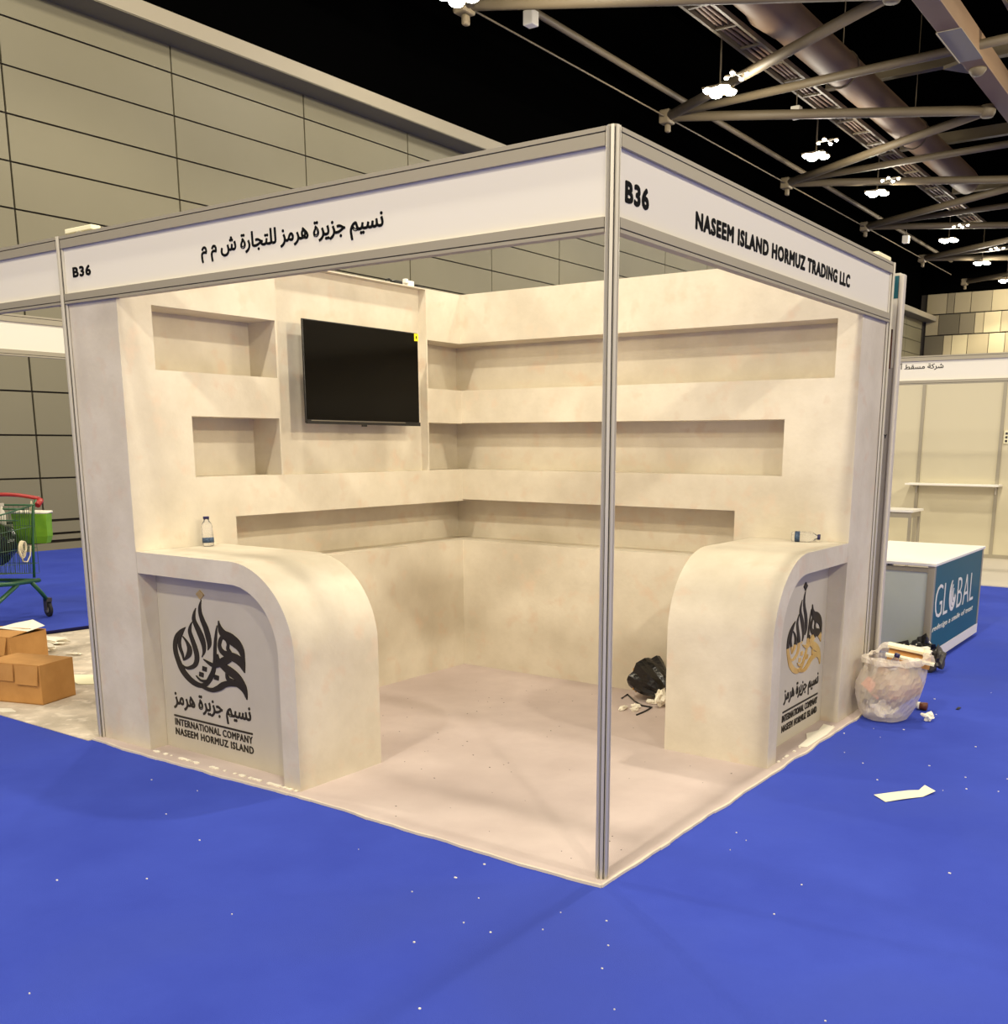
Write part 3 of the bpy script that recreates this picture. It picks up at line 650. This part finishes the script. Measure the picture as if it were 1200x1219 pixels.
obj('cup_body', MB().lathe([(0, 0), (.02, 0), (.024, .06), (.0, .06)], 16, Mx), M['print_orange'], g2); obj('cup_label', MB().lathe([(.0205, -.002), (.022, .02), (.0, .02)], 16, Mx), M['foam'], g2)
tag(obj('tissue', put(crumple(31, .032, .026, .022, amp=.6), (.397, 2.886, 0)), M['foam']), 'small crumpled white tissue on the blue carpet near the bin bag', 'tissue')
tag(obj('black_stick', MB().box((.465, 3.24, 0), (.482, 3.30, .006)).box((.470, 3.25, .006), (.478, 3.285, .009)), M['tvframe'], bevel=.002), 'short black plastic stick on the blue carpet beyond the tissue', 'litter')
mb = MB(); pp = [(.528, 1.457), (.596, 1.40), (.650, 1.47), (.712, 1.564), (.745, 1.643), (.687, 1.687), (.678, 1.624), (.64, 1.60), (.58, 1.53)]
hgt = [.004, .002, .006, .002, .012, .016, .008, .006, .004]
vs = [(x, y, h) for (x, y), h in zip(pp, hgt)] + [(x, y, h + .0012) for (x, y), h in zip(pp, hgt)]; n = len(pp)
mb.add(vs, [tuple(reversed(range(n))), tuple(range(n, 2*n))] + [(i, (i+1) % n, n+(i+1) % n, n+i) for i in range(n)])
tag(obj('paper_strip', mb, M['paper']), 'torn cream paper strip lying alone on the blue carpet at right', 'paper')

# ================================================================== GLOBAL counter with teal front
g = thing('display_counter', 'low white display counter with teal GLOBAL front panel and frosted side', 'counter', (-.34, 5.07, 0))
cx0, cx1, cy0, cy1 = -.72, .03, 4.30, 5.83
obj('plinth', MB().box((cx0 + .03, cy0 + .03, 0), (cx1 - .03, cy1 - .03, .03)), M['tvframe'], g)
obj('top', MB().box((cx0 - .01, cy0 - .012, .715), (cx1 + .01, cy1 + .01, .735)), M['white'], g, bevel=.003)
obj('bottom_rail', MB().box((cx0, cy0, .03), (cx1, cy1, .105)), M['white'], g)
for a, b in ((cx0, cy0), (cx1 - .045, cy0), (cx0, cy1 - .045), (cx1 - .045, cy1 - .045)): obj('corner_post', MB().box((a, b, .105), (a + .045, b + .045, .715)), M['beam'], g)
obj('top_rail', MB().box((cx0 + .045, cy0 + .004, .67), (cx1 - .045, cy0 + .04, .7)), M['beam'], g)
obj('side_panel', MB().box((cx0 + .045, cy0 + .012, .105), (cx1 - .045, cy0 + .018, .67)), M['frost'], g)
obj('inner_shelf', MB().box((cx0 + .045, cy0 + .03, .40), (cx1 - .05, cy1 - .06, .415)), M['white'], g)
obj('back_panel', MB().box((cx0, cy0 + .045, .105), (cx0 + .01, cy1 - .045, .715)), M['white'], g)
obj('front_panel', MB().box((cx1 - .02, cy0 + .045, .105), (cx1 - .002, cy1 - .045, .71)), M['teal'], g)
xx = cx1 - .001
GL = [('G', 4.385, .20, .235, 10), ('L', 4.63, .12, .23, 0), ('B', 5.03, .15, .225, 0), ('A', 5.22, .19, .225, 0), ('L', 5.45, .12, .22, 0)]
for ch, y, wd, h, _ in GL: lettering('lettering', ch, M['white'], g, (xx, y, .335), (0, 1, 0), wd, h, offset=-.014, nrm=(1, 0, 0))
mb = MB()
for r_, cyy, th in ((.12, 4.885, .022), (.085, 4.90, .02), (.052, 4.92, .018)):
    outer = [(cyy + r_ * math.cos(a) * .85, .452 + r_ * math.sin(a)) for a in [PI * .62 + (PI * 1.32) * k / 18 for k in range(19)]]
    inner = [(cyy + .012 + (r_ - th) * math.cos(a) * .8, .462 + (r_ - th * .8) * math.sin(a)) for a in [PI * .62 + (PI * 1.32) * k / 18 for k in range(19)]]
    for k in range(18): mb.prism([outer[k], outer[k+1], inner[k+1], inner[k]], lambda u, v, w_: (xx + w_, u, v), 0, .002)
obj('crescent_logo', mb, M['white'], g)
lettering('lettering', 'redesign a smile of trust', M['white'], g, (xx, 4.365, .235), (0, 1, 0), 1.235, .052, offset=.0, shear=.3, nrm=(1, 0, 0))

# tall printed board standing behind the booth
g = thing('display_board', 'tall white edged display board with teal band standing behind the right booth post', 'board', (-.3, 3.15, 0))
obj('board_core', MB().box((-.70, 3.10, .325), (.008, 3.22, 2.47)), M['greywhite'], g)
obj('teal_band', MB().box((-.70, 3.094, 2.335), (.002, 3.10, 2.455)), M['teal'], g)
obj('white_band', MB().box((-.70, 3.096, 1.96), (.004, 3.10, 2.335)), M['sign'], g)
obj('photo_print', MB().box((-.70, 3.094, 1.955), (-.012, 3.0965, 2.17)), M['print_orange'], g)
obj('edge_profile', MB().box((.008, 3.085, .02), (.034, 3.125, 2.46)), M['greywhite'], g, bevel=.004)
obj('base_foot', MB().box((-.72, 3.09, 0), (.008, 3.23, .325)), M['tvframe'], g)
lettering('lettering', 'QUALITY', M['black'], g, (-.145, 3.0995, 1.565), (1, 0, 0), .14, .026, nrm=(0, -1, 0), offset=.01)

# ================================================================== stand in the far aisle
FY, BY = 9.1, 12.0
struct('floor_stand_far', MB().box((-5.2, FY - .05, 0), (1.8, BY + .1, .01)), M['greywhite'], label='pale floor of the white stand in the far aisle')
fascia('white sign board with Arabic lettering over the far aisle stand', (-4.6, FY, 0), (1.4, FY, 0), (0, -1, 0), [('شركة مسقط أو', True, 2.90, .50, 2.345, .085, .012)])
wb = thing('stand_back_wall', 'white modular back wall with aluminium uprights of the far stand', 'partition', (-1.5, BY, 0))
ups = [-4.4, -3.27, -2.14, -1.10, -.06, .98]
for a, b in zip(ups[:-1], ups[1:]): obj('wall_panel', MB().box((a + .02, BY, .06), (b - .02, BY + .02, 2.43)), M['cream'], wb)
for a in ups: obj('upright', MB().box((a - .022, BY - .02, 0), (a + .022, BY + .04, 2.5)), M['beam'], wb)
obj('head_rail', MB().box((-4.4, BY - .015, 2.43), (.98, BY + .035, 2.49)), M['beam'], wb)
obj('foot_rail', MB().box((-4.4, BY - .015, 0.01), (.98, BY + .035, .06)), M['beam'], wb)
for x in (-4.6, 1.4): post(x, FY, 'aluminium post holding the far aisle sign board, %s end' % ('left' if x < 0 else 'right'))
g = thing('wall_shelf', 'white shelf on brackets fixed to the far stand back wall', 'shelf', (-1.62, BY - .15, .98))
obj('shelf_board', MB().box((-2.23, BY - .32, .985), (-1.02, BY - .02, 1.01)), M['white'], g, bevel=.003)
for x in (-2.14, -1.10): obj('bracket', MB().box((x - .008, BY - .26, .965), (x + .008, BY - .02, .985)).box((x - .008, BY - .05, .87), (x + .008, BY - .02, .965)), M['alu'], g)
g = thing('side_table', 'small white table with metal legs in the far stand', 'table', (-1.95, 10.5, 0))
obj('table_top', MB().box((-2.25, 10.2, .70), (-1.70, 10.7, .728)), M['white'], g, bevel=.003)
for a, b in ((-2.22, 10.23), (-1.76, 10.23), (-2.22, 10.64), (-1.76, 10.64)): obj('leg', MB().box((a, b, .01), (a + .035, b + .035, .70)), M['beam'], g)
obj('apron', MB().box((-2.2, 10.235, .63), (-1.74, 10.25, .70)).box((-1.742, 10.25, .63), (-1.727, 10.65, .70)), M['beam'], g)
tag(obj('crumpled_napkin', put(crumple(41, .06, .05, .04, amp=.5), (-2.12, 10.45, .728)), M['foam']), 'crumpled white napkin on the small table in the far stand', 'napkin')
g = thing('socket_block', 'small cream block of three sockets beside the far stand upright', 'socket', (-1.02, BY - .02, 1.62))
obj('block_body', MB().box((-1.06, BY - .025, 1.55), (-1.0, BY, 1.72)), M['paper'], g)
for k in range(3): obj('socket_hole', MB().box((-1.045, BY - .028, 1.567 + .05 * k), (-1.015, BY - .025, 1.597 + .05 * k)), M['darkstuff'], g)

# ================================================================== neighbouring stand: cartons, litter
def carton(label, x, y, rz, W_, D_, H_, flaps):
    t = thing('cardboard_box', label, 'box', (x, y, .004), rz, 'cardboard boxes on the bare floor')
    mb = MB(); th = .006
    for a, b in (((-W_, 0, 0), (0, th, H_)), ((-W_, D_ - th, 0), (0, D_, H_)), ((-W_, th, 0), (-W_ + th, D_ - th, H_)), ((-th, th, 0), (0, D_ - th, H_)), ((-W_, 0, 0), (0, D_, th))): mb.box(a, b)
    obj('box_body', mb, M['card'], t, local=True)
    for fl in flaps:
        obj('flap', fl, M['card'], t, local=True)
    return t
def rotbox(a, b, piv, axis, ang): return MB().box(a, b, Matrix.Translation(piv) @ Matrix.Rotation(ang, 4, axis) @ Matrix.Translation(-Vector(piv)))
W1, D1, H1 = .42, .27, .235
carton('closed cardboard box in front, a torn flap hanging down its side', -3.985, .175, math.radians(18), W1, D1, H1,
       [MB().box((-W1, 0, H1), (0, D1, H1 + .005)), rotbox((-.17, -.007, H1 - .115), (-.01, -.002, H1), (0, -.002, H1), 'X', math.radians(-7)),
        rotbox((-.40, -.007, H1 - .10), (-.19, -.002, H1), (0, -.002, H1), 'X', math.radians(-4))])
W2, D2, H2 = .40, .34, .25
carton('half open cardboard box behind the other, white paper on its top', -4.93, .50, math.radians(20), W2, D2, H2,
       [rotbox((-W2, 0, H2), (0, .16, H2 + .005), (0, 0, H2), 'X', math.radians(5)), rotbox((-W2, .19, H2), (0, D2, H2 + .005), (0, D2, H2), 'X', math.radians(-10)),
        rotbox((-.16, -.008, H2 - .12), (-.02, -.003, H2), (0, -.003, H2), 'X', math.radians(-16))])
mb = MB(); Mx = Matrix.Translation((-5.10, .70, .268)) @ Matrix.Rotation(.35, 4, 'Z') @ Matrix.Rotation(.08, 4, 'Y')
mb.add([Mx @ Vector(v) for v in ((-.15, -.08, 0), (.10, -.09, .01), (.12, .05, .03), (-.02, .10, .045), (-.14, .07, .01), (-.15, -.08, .003), (.10, -.09, .013), (.12, .05, .033), (-.02, .10, .048), (-.14, .07, .013))],
       [(4, 3, 2, 1, 0), (5, 6, 7, 8, 9), (0, 1, 6, 5), (1, 2, 7, 6), (2, 3, 8, 7), (3, 4, 9, 8), (4, 0, 5, 9)])
tag(obj('white_paper', mb, M['foam']), 'bent white paper sheet lying on the half open cardboard box', 'paper')
litter = [(-5.50, 1.02, .10, .06, .03, 'crumpled white wrapping just behind the cardboard boxes'), (-5.75, 1.22, .14, .07, .03, 'spread white tissue near the lifted blue carpet edge'),
          (-5.19, 1.10, .05, .015, .01, 'thin white scrap halfway to the booth post')]
for i, (x, y, a, b, c, lb) in enumerate(litter): tag(obj('wrapping_scrap', put(crumple(50 + i, a, b, c, amp=.7), (x, y, .004), rz=.6), M['foam']), lb, 'litter', 'white litter on the bare floor')
mb = MB(); mb.prism([(-4.30, .59), (-4.22, .66), (-4.28, .80), (-4.44, .82), (-4.60, .72), (-4.42, .62)], lambda u, v, w_: (u, v, w_), .006, .009)
tag(obj('yellow_paper', mb, M['paper']), 'flat pale yellow paper on the bare floor beside the booth post', 'paper')
mb = MB(); mb.prism([(-4.25, -.07), (-4.02, -.05), (-3.96, .0), (-4.05, .02), (-4.12, -.02), (-4.3, -.02)], lambda u, v, w_: (u, v, w_), .006, .009)
tag(obj('tape_scrap', mb, M['foam']), 'torn white tape scrap in front of the closed cardboard box', 'litter')

# ================================================================== shopping trolley
CX, CY = -6.90, 1.86
fwd = Vector((.58, -.83, 0)).normalized()
rz = math.atan2(fwd.y, fwd.x) - PI/2      # local +Y = forward
t = thing('shopping_trolley', 'green wire shopping trolley with red handle behind the empty stand', 'trolley', (CX, CY, .043), rz)
# local frame: handle right end at (0,0), trolley body extends to -x? (left of travel) and +y
wr, wf_ = .55, .40; Lg = .85
def P3(s, f_, z):  # s 0..1 across, f_ 0..1 rear->front
    wdt = wr + (wf_ - wr) * f_; xc = .5 * wr
    return Vector((xc - wdt / 2 + wdt * s, .06 + Lg * f_, z))
ztop = lambda f_: .96 - .10 * f_
zbot = lambda f_: .37 + .09 * f_
mb = MB()
for s in (0, 1):
    mb.tube([P3(s, f_, ztop(f_)) for f_ in (0, .5, 1)], .008, 6)
mb.tube([P3(0, 1, ztop(1)), P3(1, 1, ztop(1))], .008, 6); mb.tube([P3(0, 0, ztop(0)), P3(1, 0, ztop(0))], .008, 6)
obj('basket_rim', mb, M['greenmetal'], t, local=True)
mb = MB()
for s in (0, 1):
    for k in range(27):
        f_ = k / 26; a = P3(s, f_, ztop(f_)); b = P3(.06 if s == 0 else .94, f_ * .97 + .01, zbot(f_)); mb.tube([a, b], .0022, 4, cap=False)
    for q in (.3, .62, .85): mb.tube([P3(s, f_, ztop(f_) * (1 - q) + zbot(f_) * q) for f_ in (0, .5, 1)], .003, 4, cap=False)
for f_ in (0, 1):
    for k in range(14):
        s = k / 13; mb.tube([P3(s, f_, ztop(f_)), P3(s, f_, zbot(f_))], .0022, 4, cap=False)
    for q in (.3, .62, .85): mb.tube([P3(0, f_, ztop(f_) * (1 - q) + zbot(f_) * q), P3(1, f_, ztop(f_) * (1 - q) + zbot(f_) * q)], .003, 4, cap=False)
for k in range(14): s = k / 13; mb.tube([P3(s, 0, zbot(0)), P3(s, 1, zbot(1))], .0024, 4, cap=False)
for k in range(9): f_ = k / 8; mb.tube([P3(0, f_, zbot(f_)), P3(1, f_, zbot(f_))], .0024, 4, cap=False)
obj('wire_basket', mb, M['wire'], t, local=True)
mb = MB()
for s in (0, 1):
    mb.tube([P3(s, -.06, 1.0), P3(s, 0, .94), P3(s, .06, .66), P3(s, .10, .34)], .012, 8)
    mb.tube([P3(s, .02, .31), P3(s, .5, .33), P3(s, .98, .37)], .019, 8)
mb.tube([P3(0, .03, .31), P3(1, .03, .31)], .016, 8); mb.tube([P3(0, .5, .33), P3(1, .5, .33)], .016, 8)
obj('chassis', mb, M['greenmetal'], t, local=True)
obj('handle', MB().tube([P3(-.02 + 1.04 * k / 10, -.10, 1.01 + .035 * math.sin(PI * k / 10)) for k in range(11)], .017, 10), M['red'], t, local=True)
for s in (0, 1): obj('handle_cap', MB().tube([P3(s - .04 + .08 * s, -.10, 1.0), P3(s - .04 + .08 * s, -.03, .955)], .026, 8), M['red'], t, local=True)
obj('child_seat_bar', MB().tube([P3(.05, .1, .93), P3(.95, .1, .93)], .008, 6).tube([P3(.05, .22, .84), P3(.95, .22, .84)], .006, 6), M['greenmetal'], t, local=True)
for s in (0, 1):
    for (f0, f1, z0_) in ((.16, -.10, .31), (.40, .98, .31)):
        lg = obj('leg', MB().tube([P3(s, f0, z0_), P3(s, (f0 * .35 + f1 * .65), .19), P3(s, f1, .11)], .018, 8), M['greenmetal'], t, local=True)
        c = P3(s, f1, .034); CM = Matrix.Translation(c) @ Matrix.Rotation(.9, 4, 'Z')
        ft = obj('caster_fork', MB().box((-.024, -.035, 0), (-.017, .02, .10), CM).box((.017, -.035, 0), (.024, .02, .10), CM).box((-.024, -.035, .072), (.024, .03, .105), CM), M['darkstuff'], t, local=True)
        Mw = CM @ Matrix.Rotation(PI/2, 4, 'Y')
        wh = obj('wheel', MB().lathe([(.025, -.015), (.055, -.015), (.064, -.009), (.064, .009), (.055, .015), (.025, .015)], 24, Mw), M['rubber'], t, local=True)
        obj('wheel_hub', MB().lathe([(.0, -.017), (.030, -.017), (.030, .017), (.0, .017)], 16, Mw), M['hub'], wh, local=True)
Tm = Matrix.Translation((CX, CY, .043)) @ Matrix.Rotation(rz, 4, 'Z')
def in_cart(mb, s, f_, z): 
    p = Tm @ P3(s, f_, z); mb.v = [(v[0] + p.x, v[1] + p.y, v[2] + p.z) for v in mb.v]; return mb
tag(obj('bin_liner', in_cart(put(crumple(61, .20, .34, .22, amp=.22), (0, 0, 0), rz), .5, .36, .44), M['blackbag']), 'black bin liner filling the green trolley basket', 'bag')
mb = MB(); cpos = Tm @ P3(0, .28, .60); sd = (Tm.to_3x3() @ Vector((-1, 0, 0))).normalized(); fw = (Tm.to_3x3() @ Vector((0, 1, 0))).normalized()
for k in range(5):
    rr = .06 - .006 * k; mb.tube([cpos + sd * (.012 + .004 * k) + fw * (math.cos(a) * rr + .01 * math.sin(k)) + Vector((0, 0, math.sin(a) * rr * 1.2 + .006 * k)) for a in [2 * PI * j / 16 for j in range(16)]], .006, 6, closed=True)
mb.tube([cpos + sd * .02 + fw * .06, cpos + sd * .02 + fw * .02 + Vector((0, 0, -.10)), cpos + sd * .02 - fw * .05 + Vector((0, 0, -.11)), cpos + sd * .02 - fw * .11 + Vector((0, 0, -.06)), cpos + sd * .02 - fw * .13 + Vector((0, 0, .02))], .006, 6)
tag(obj('rope_coil', mb, M['rope']), 'coil of cream rope hanging on the side of the trolley basket', 'rope')
g = thing('shopping_bag', 'lime green bag tied to the rear of the trolley with cream cord', 'bag', tuple(Tm @ P3(.15, -.15, .60)))
pb = Tm @ P3(.16, -.17, .62)
mb = MB(); zz = [(0, .85), (.06, 1.0), (.18, 1.0), (.27, 1.05)]; vs = []; fs = []
for z, k in zz:
    for a, b in ((-.16, -.06), (.0, -.075), (.13, -.06), (.13, .04), (0, .06), (-.16, .05)):
        p = pb + sd * (a * k) - fw * (-b * k) + Vector((0, 0, z)) ; vs.append(p)
for i in range(3):
    for k in range(6): fs.append((i*6+k, i*6+(k+1) % 6, (i+1)*6+(k+1) % 6, (i+1)*6+k))
fs += [tuple(range(6)), tuple(range(18, 24))]; mb.add(vs, fs); obj('bag_body', mb, M['lime'], g)
obj('bag_rim', MB().tube([vs[18+k] for k in range(6)], .012, 6, closed=True), M['foam'], g)
mb = MB()
for a in (-.05, .0, .05): mb.tube([pb + sd * a + Vector((0, 0, .0)), pb + sd * (a * .6) + fw * .02 + Vector((0, 0, .2)), pb + fw * .05 + sd * .02 + Vector((0, 0, .37))], .005, 5)
obj('cord', mb, M['rope'], g)
for k, (s_, lb) in enumerate(((.62, 'white spray bottle in the trolley child seat, farther from the handle cap'), (.42, 'white spray bottle in the trolley child seat, nearer the handle cap'))):
    pp_ = Tm @ P3(s_, .10, .78); g = thing('spray_bottle', lb, 'bottle', tuple(pp_), 0, 'spray bottles in the trolley')
    Mx = Matrix.Translation(pp_)
    obj('bottle_body', MB().lathe([(0, 0), (.03, 0), (.032, .1), (.02, .14), (.012, .16), (.012, .175)], 14, Mx), M['foam'], g)
    obj('spray_head', MB().box((-.014, -.045, .175), (.014, .02, .2), Mx).box((-.006, -.04, .14), (.006, -.03, .175), Mx), M['greywhite'], g)

# ================================================================== roof steel
H = 9.0
XA, XN = -10.45, -4.1
ya = [12.3 - 7.42, 12.3, 19.78, 27.2, 34.5, 42.0, 49.4]; 
yn = [(a + b) / 2 for a, b in zip(ya[:-1], ya[1:])]
nodes_tag = 'roof truss tubes'
def rod(name, label, a, b, r, group=None, cat='tube', m='steel', parent=None, n=10):
    o = obj(name, MB().tube([a, b], r, n), M[m], parent)
    if parent is None: tag(o, label, cat, group)
    return o
tr = thing('roof_truss', 'zigzag truss of pale round tubes under the black ceiling', 'truss', (XA, 20, H))
for i, y in enumerate(ya):
    obj('truss_node', MB().box((XA - .16, y - .16, H - .16), (XA + .12, y + .16, H + .14)).box((XA - .05, y - .07, H - .34), (XA + .07, y + .07, H - .16)), M['steel'], tr, bevel=.04)
for i, y in enumerate(yn):
    obj('truss_node', MB().lathe([(.0, -.14), (.13, -.14), (.18, -.05), (.18, .1), (0, .14)], 12, Matrix.Translation((XN - .12, y, H))), M['steel'], tr)
for i in range(len(yn)):
    for yy in (ya[i], ya[i+1]): obj('truss_tube', MB().tube([(XA, yy, H), (XN - .1, yn[i], H)], .105, 12), M['steel'], tr)
for y in ya[2:]: obj('cross_tube', MB().tube([(XA, y, H + .05), (XN + 4.5, y, H + .25)], .09, 10), M['steel'], tr)
# second bay beyond the box beam
for i in range(len(yn)):
    for yy in (ya[i], ya[i+1]): obj('truss_tube', MB().tube([(XN + .3, yn[i], H + .3), (2.3, yy, H + .3)], .105, 12), M['steel'], tr)
g = thing('box_beam', 'broad tan box beam running along the hall roof', 'beam', (-3.82, 25, H))
obj('beam_body', MB().box((-4.03, 2, H), (-3.62, 50, H + .42)), M['duct'], g, bevel=.01)
for y in yn:
    obj('joint_plate', MB().box((-4.05, y - 5.3, H - .012), (-3.60, y - 3.5, H)).box((-4.045, y - 5.3, H - .03), (-4.03, y - 3.5, H + .1)), M['trim'], g)
    obj('joint_cap', MB().lathe([(0, -.14), (.10, -.12), (.17, -.03), (.17, 0)], 16, Matrix.Translation((-3.82, y - 2.9, H))), M['steel'], g)
    obj('side_bracket', MB().prism([(-4.45, y - 3.1), (-4.03, y - 3.3), (-4.03, y - 2.5)], lambda u, v, w_: (u, v, w_), H + .05, H + .12), M['steel'], g)
# large round duct
g = thing('round_duct', 'fat tan round air duct running along the hall roof', 'duct', (-7.15, 22, 10))
dpr = [(0, 0), (.30, .02), (.42, .16), (.44, .5)]
ypts = [34.8, 34.7, 34.5, 34.1, 30, 24, 18.6, 18.5, 17.6, 17.3, 10, 2]; rr = [.05, .25, .36, .38, .38, .38, .38, .40, .46, .40, .38, .38]
obj('duct_body', MB().tube([(-7.15, y, 10) for y in ypts], rr, 24), M['duct'], g)
for y in (14, 22, 28): obj('hanger_strap', MB().tube([(-7.15 + .40 * math.cos(a), y, 10 + .40 * math.sin(a)) for a in [2 * PI * k / 20 for k in range(20)]], .02, 4, closed=True).tube([(-7.15, y, 10.38), (-7.15, y, 13)], .015, 4), M['steel'], g)
# cable ladders
def ladder(label, x0, x1, y0, y1, z, step=1.2):
    t_ = thing('cable_ladder', label, 'cable tray', ((x0 + x1) / 2, (y0 + y1) / 2, z), 0, 'cable ladders in the hall roof')
    for x in (x0, x1): obj('side_rail', MB().box((x - .03, y0, z), (x + .03, y1, z + .1)), M['steel'], t_)
    mb = MB(); y = y0
    while y < y1: mb.box((x0, y, z + .02), (x1, y + .07, z + .06)); y += step
    obj('rungs', mb, M['steel'], t_, kind='stuff')
    for k in range(4): x = x0 + (x1 - x0) * (k + .7) / 4.6; obj('cable', MB().tube([(x + .03 * math.sin(yy * 1.3 + k), yy, z + .11) for yy in [y0 + (y1 - y0) * j / 24 for j in range(25)]], .035, 6), M['duct'], t_)
ladder('cable ladder hung beside the fat round duct', -8.08, -7.56, 4, 40, 9.55)
ladder('cable ladder beyond the tan box beam', -3.15, -2.55, 6, 45, 9.7)
ladder('narrow pipe ladder high above the far side of the box beam', -2.2, -1.9, 6, 45, 9.5)
# I-beams across the roof, higher up
for i, y in enumerate([9.0, 15.2, 19.0, 26.0, 33.0, 40.0]):
    g = thing('roof_joist', 'steel joist crossing high in the roof, number %s from the booth' % ['one', 'two', 'three', 'four', 'five', 'six'][i], 'joist', (-5, y, 11), 0, 'steel joists across the roof')
    g['label'] = '%s dull steel joist crossing the roof, counted from the booth' % ['first', 'second', 'third', 'fourth', 'fifth', 'sixth'][i]
    x0 = -9.0
    obj('lower_flange', MB().box((x0, y - .11, 10.9), (4, y + .11, 10.93)), M['steel'], g)
    obj('web', MB().box((x0, y - .015, 10.93), (4, y + .015, 11.25)), M['steel'], g)
# thin chord, pipe and boxes along the tube row by the side wall
tag(obj('chord_cable', MB().tube([(XA, y, H - .02) for y in [ya[0] + k * .53 for k in range(80)]], .018, 5), M['steel']), 'thin taut cable linking the truss feet beside the side wall', 'cable')
tag(obj('sprinkler_pipe', MB().tube([(XA - .1, y, 9.6) for y in range(5, 50, 3)], .07, 8), M['steel']), 'long dark pipe running above the truss feet', 'pipe')
for i, (x, y, z, lb) in enumerate([(-10.4, 14.2, 9.35, 'pale speaker box near the top of the picture above the sign corner'), (-8.0, 21.5, 9.1, 'small pale camera box under the cable ladder'), (-9.6, 36.5, 8.8, 'small pale box beneath the distant truss tubes')]):
    g = thing('ceiling_box', lb, 'box', (x, y, z))
    obj('box_shell', MB().box((x - .11, y - .11, z - .13), (x + .11, y + .11, z + .13)), M['foam'], g, bevel=.02); obj('hanger', MB().tube([(x, y, z + .13), (x, y, z + .6)], .012, 5), M['steel'], g)

# ---- luminaires
def luminaire_parts(t_):
    obj('lamp_frame', MB().box((-.28, -.28, .05), (.28, .28, .09)), M['steel'], t_, local=True)
    for a in (-.16, .16):
        for b in (-.16, .16): obj('lamp_lens', MB().lathe([(0, 0), (.10, 0), (.13, .03), (.13, .06), (0, .06)], 16, Matrix.Translation((a, b, 0))), M['lens'], t_, local=True)
    obj('suspension', MB().tube([(0, 0, .1), (0, 0, 1.4)], .02, 5), M['steel'], t_, local=True)
proto = None
LB = ['glowing high bay lamp cut by the top edge of the picture', 'largest glowing high bay lamp, above the NASEEM ISLAND lettering', 'second glowing high bay lamp, below the tan duct', 'third glowing high bay lamp going down the hall',
      'fourth glowing high bay lamp, over the booth end of the board', 'fifth glowing high bay lamp, just above the patchwork wall', 'farthest glowing high bay lamp at the right edge']
for i, (x, y) in enumerate([(-9.9, 11.43), (-8.31, 18.05), (-8.37, 23.88), (-8.27, 28.66), (-8.27, 37.12), (-8.31, 42.75), (-8.40, 48.16)]):
    if proto is None:
        proto = thing('high_bay_light', LB[0], 'ceiling light', (x, y, 8.68), 0, 'high bay lights over the hall'); luminaire_parts(proto); o = proto
    else: o = copy_tree(proto)
    o.location = (x, y, 8.68); o['label'] = LB[i]
proto = None
LB2 = ['four small lamp dots above the largest high bay lamp', 'four small lamp dots above the second high bay lamp', 'four small lamp dots above the third high bay lamp', 'four small lamp dots above the fourth high bay lamp', 'four small lamp dots above the fifth high bay lamp']
for i, (x, y) in enumerate([(-7.65, 17.42), (-7.70, 22.82), (-7.49, 27.32), (-7.33, 34.81), (-7.17, 39.81)]):
    if proto is None:
        proto = thing('spot_cluster', LB2[0], 'ceiling light', (x, y, 8.7), 0, 'small lamp clusters beside the high bays')
        obj('cluster_frame', MB().box((-.26, -.02, .04), (.26, .02, .07)).box((-.02, -.26, .04), (.02, .26, .07)), M['steel'], proto, local=True)
        for a, b in ((-.22, 0), (.22, 0), (0, -.22), (0, .22)): obj('lamp_dot', MB().lathe([(0, 0), (.035, 0), (.045, .03), (0, .04)], 12, Matrix.Translation((a, b, 0))), M['lens'], proto, local=True)
        o = proto
    else: o = copy_tree(proto)
    o.location = (x, y, 8.7); o['label'] = LB2[i]
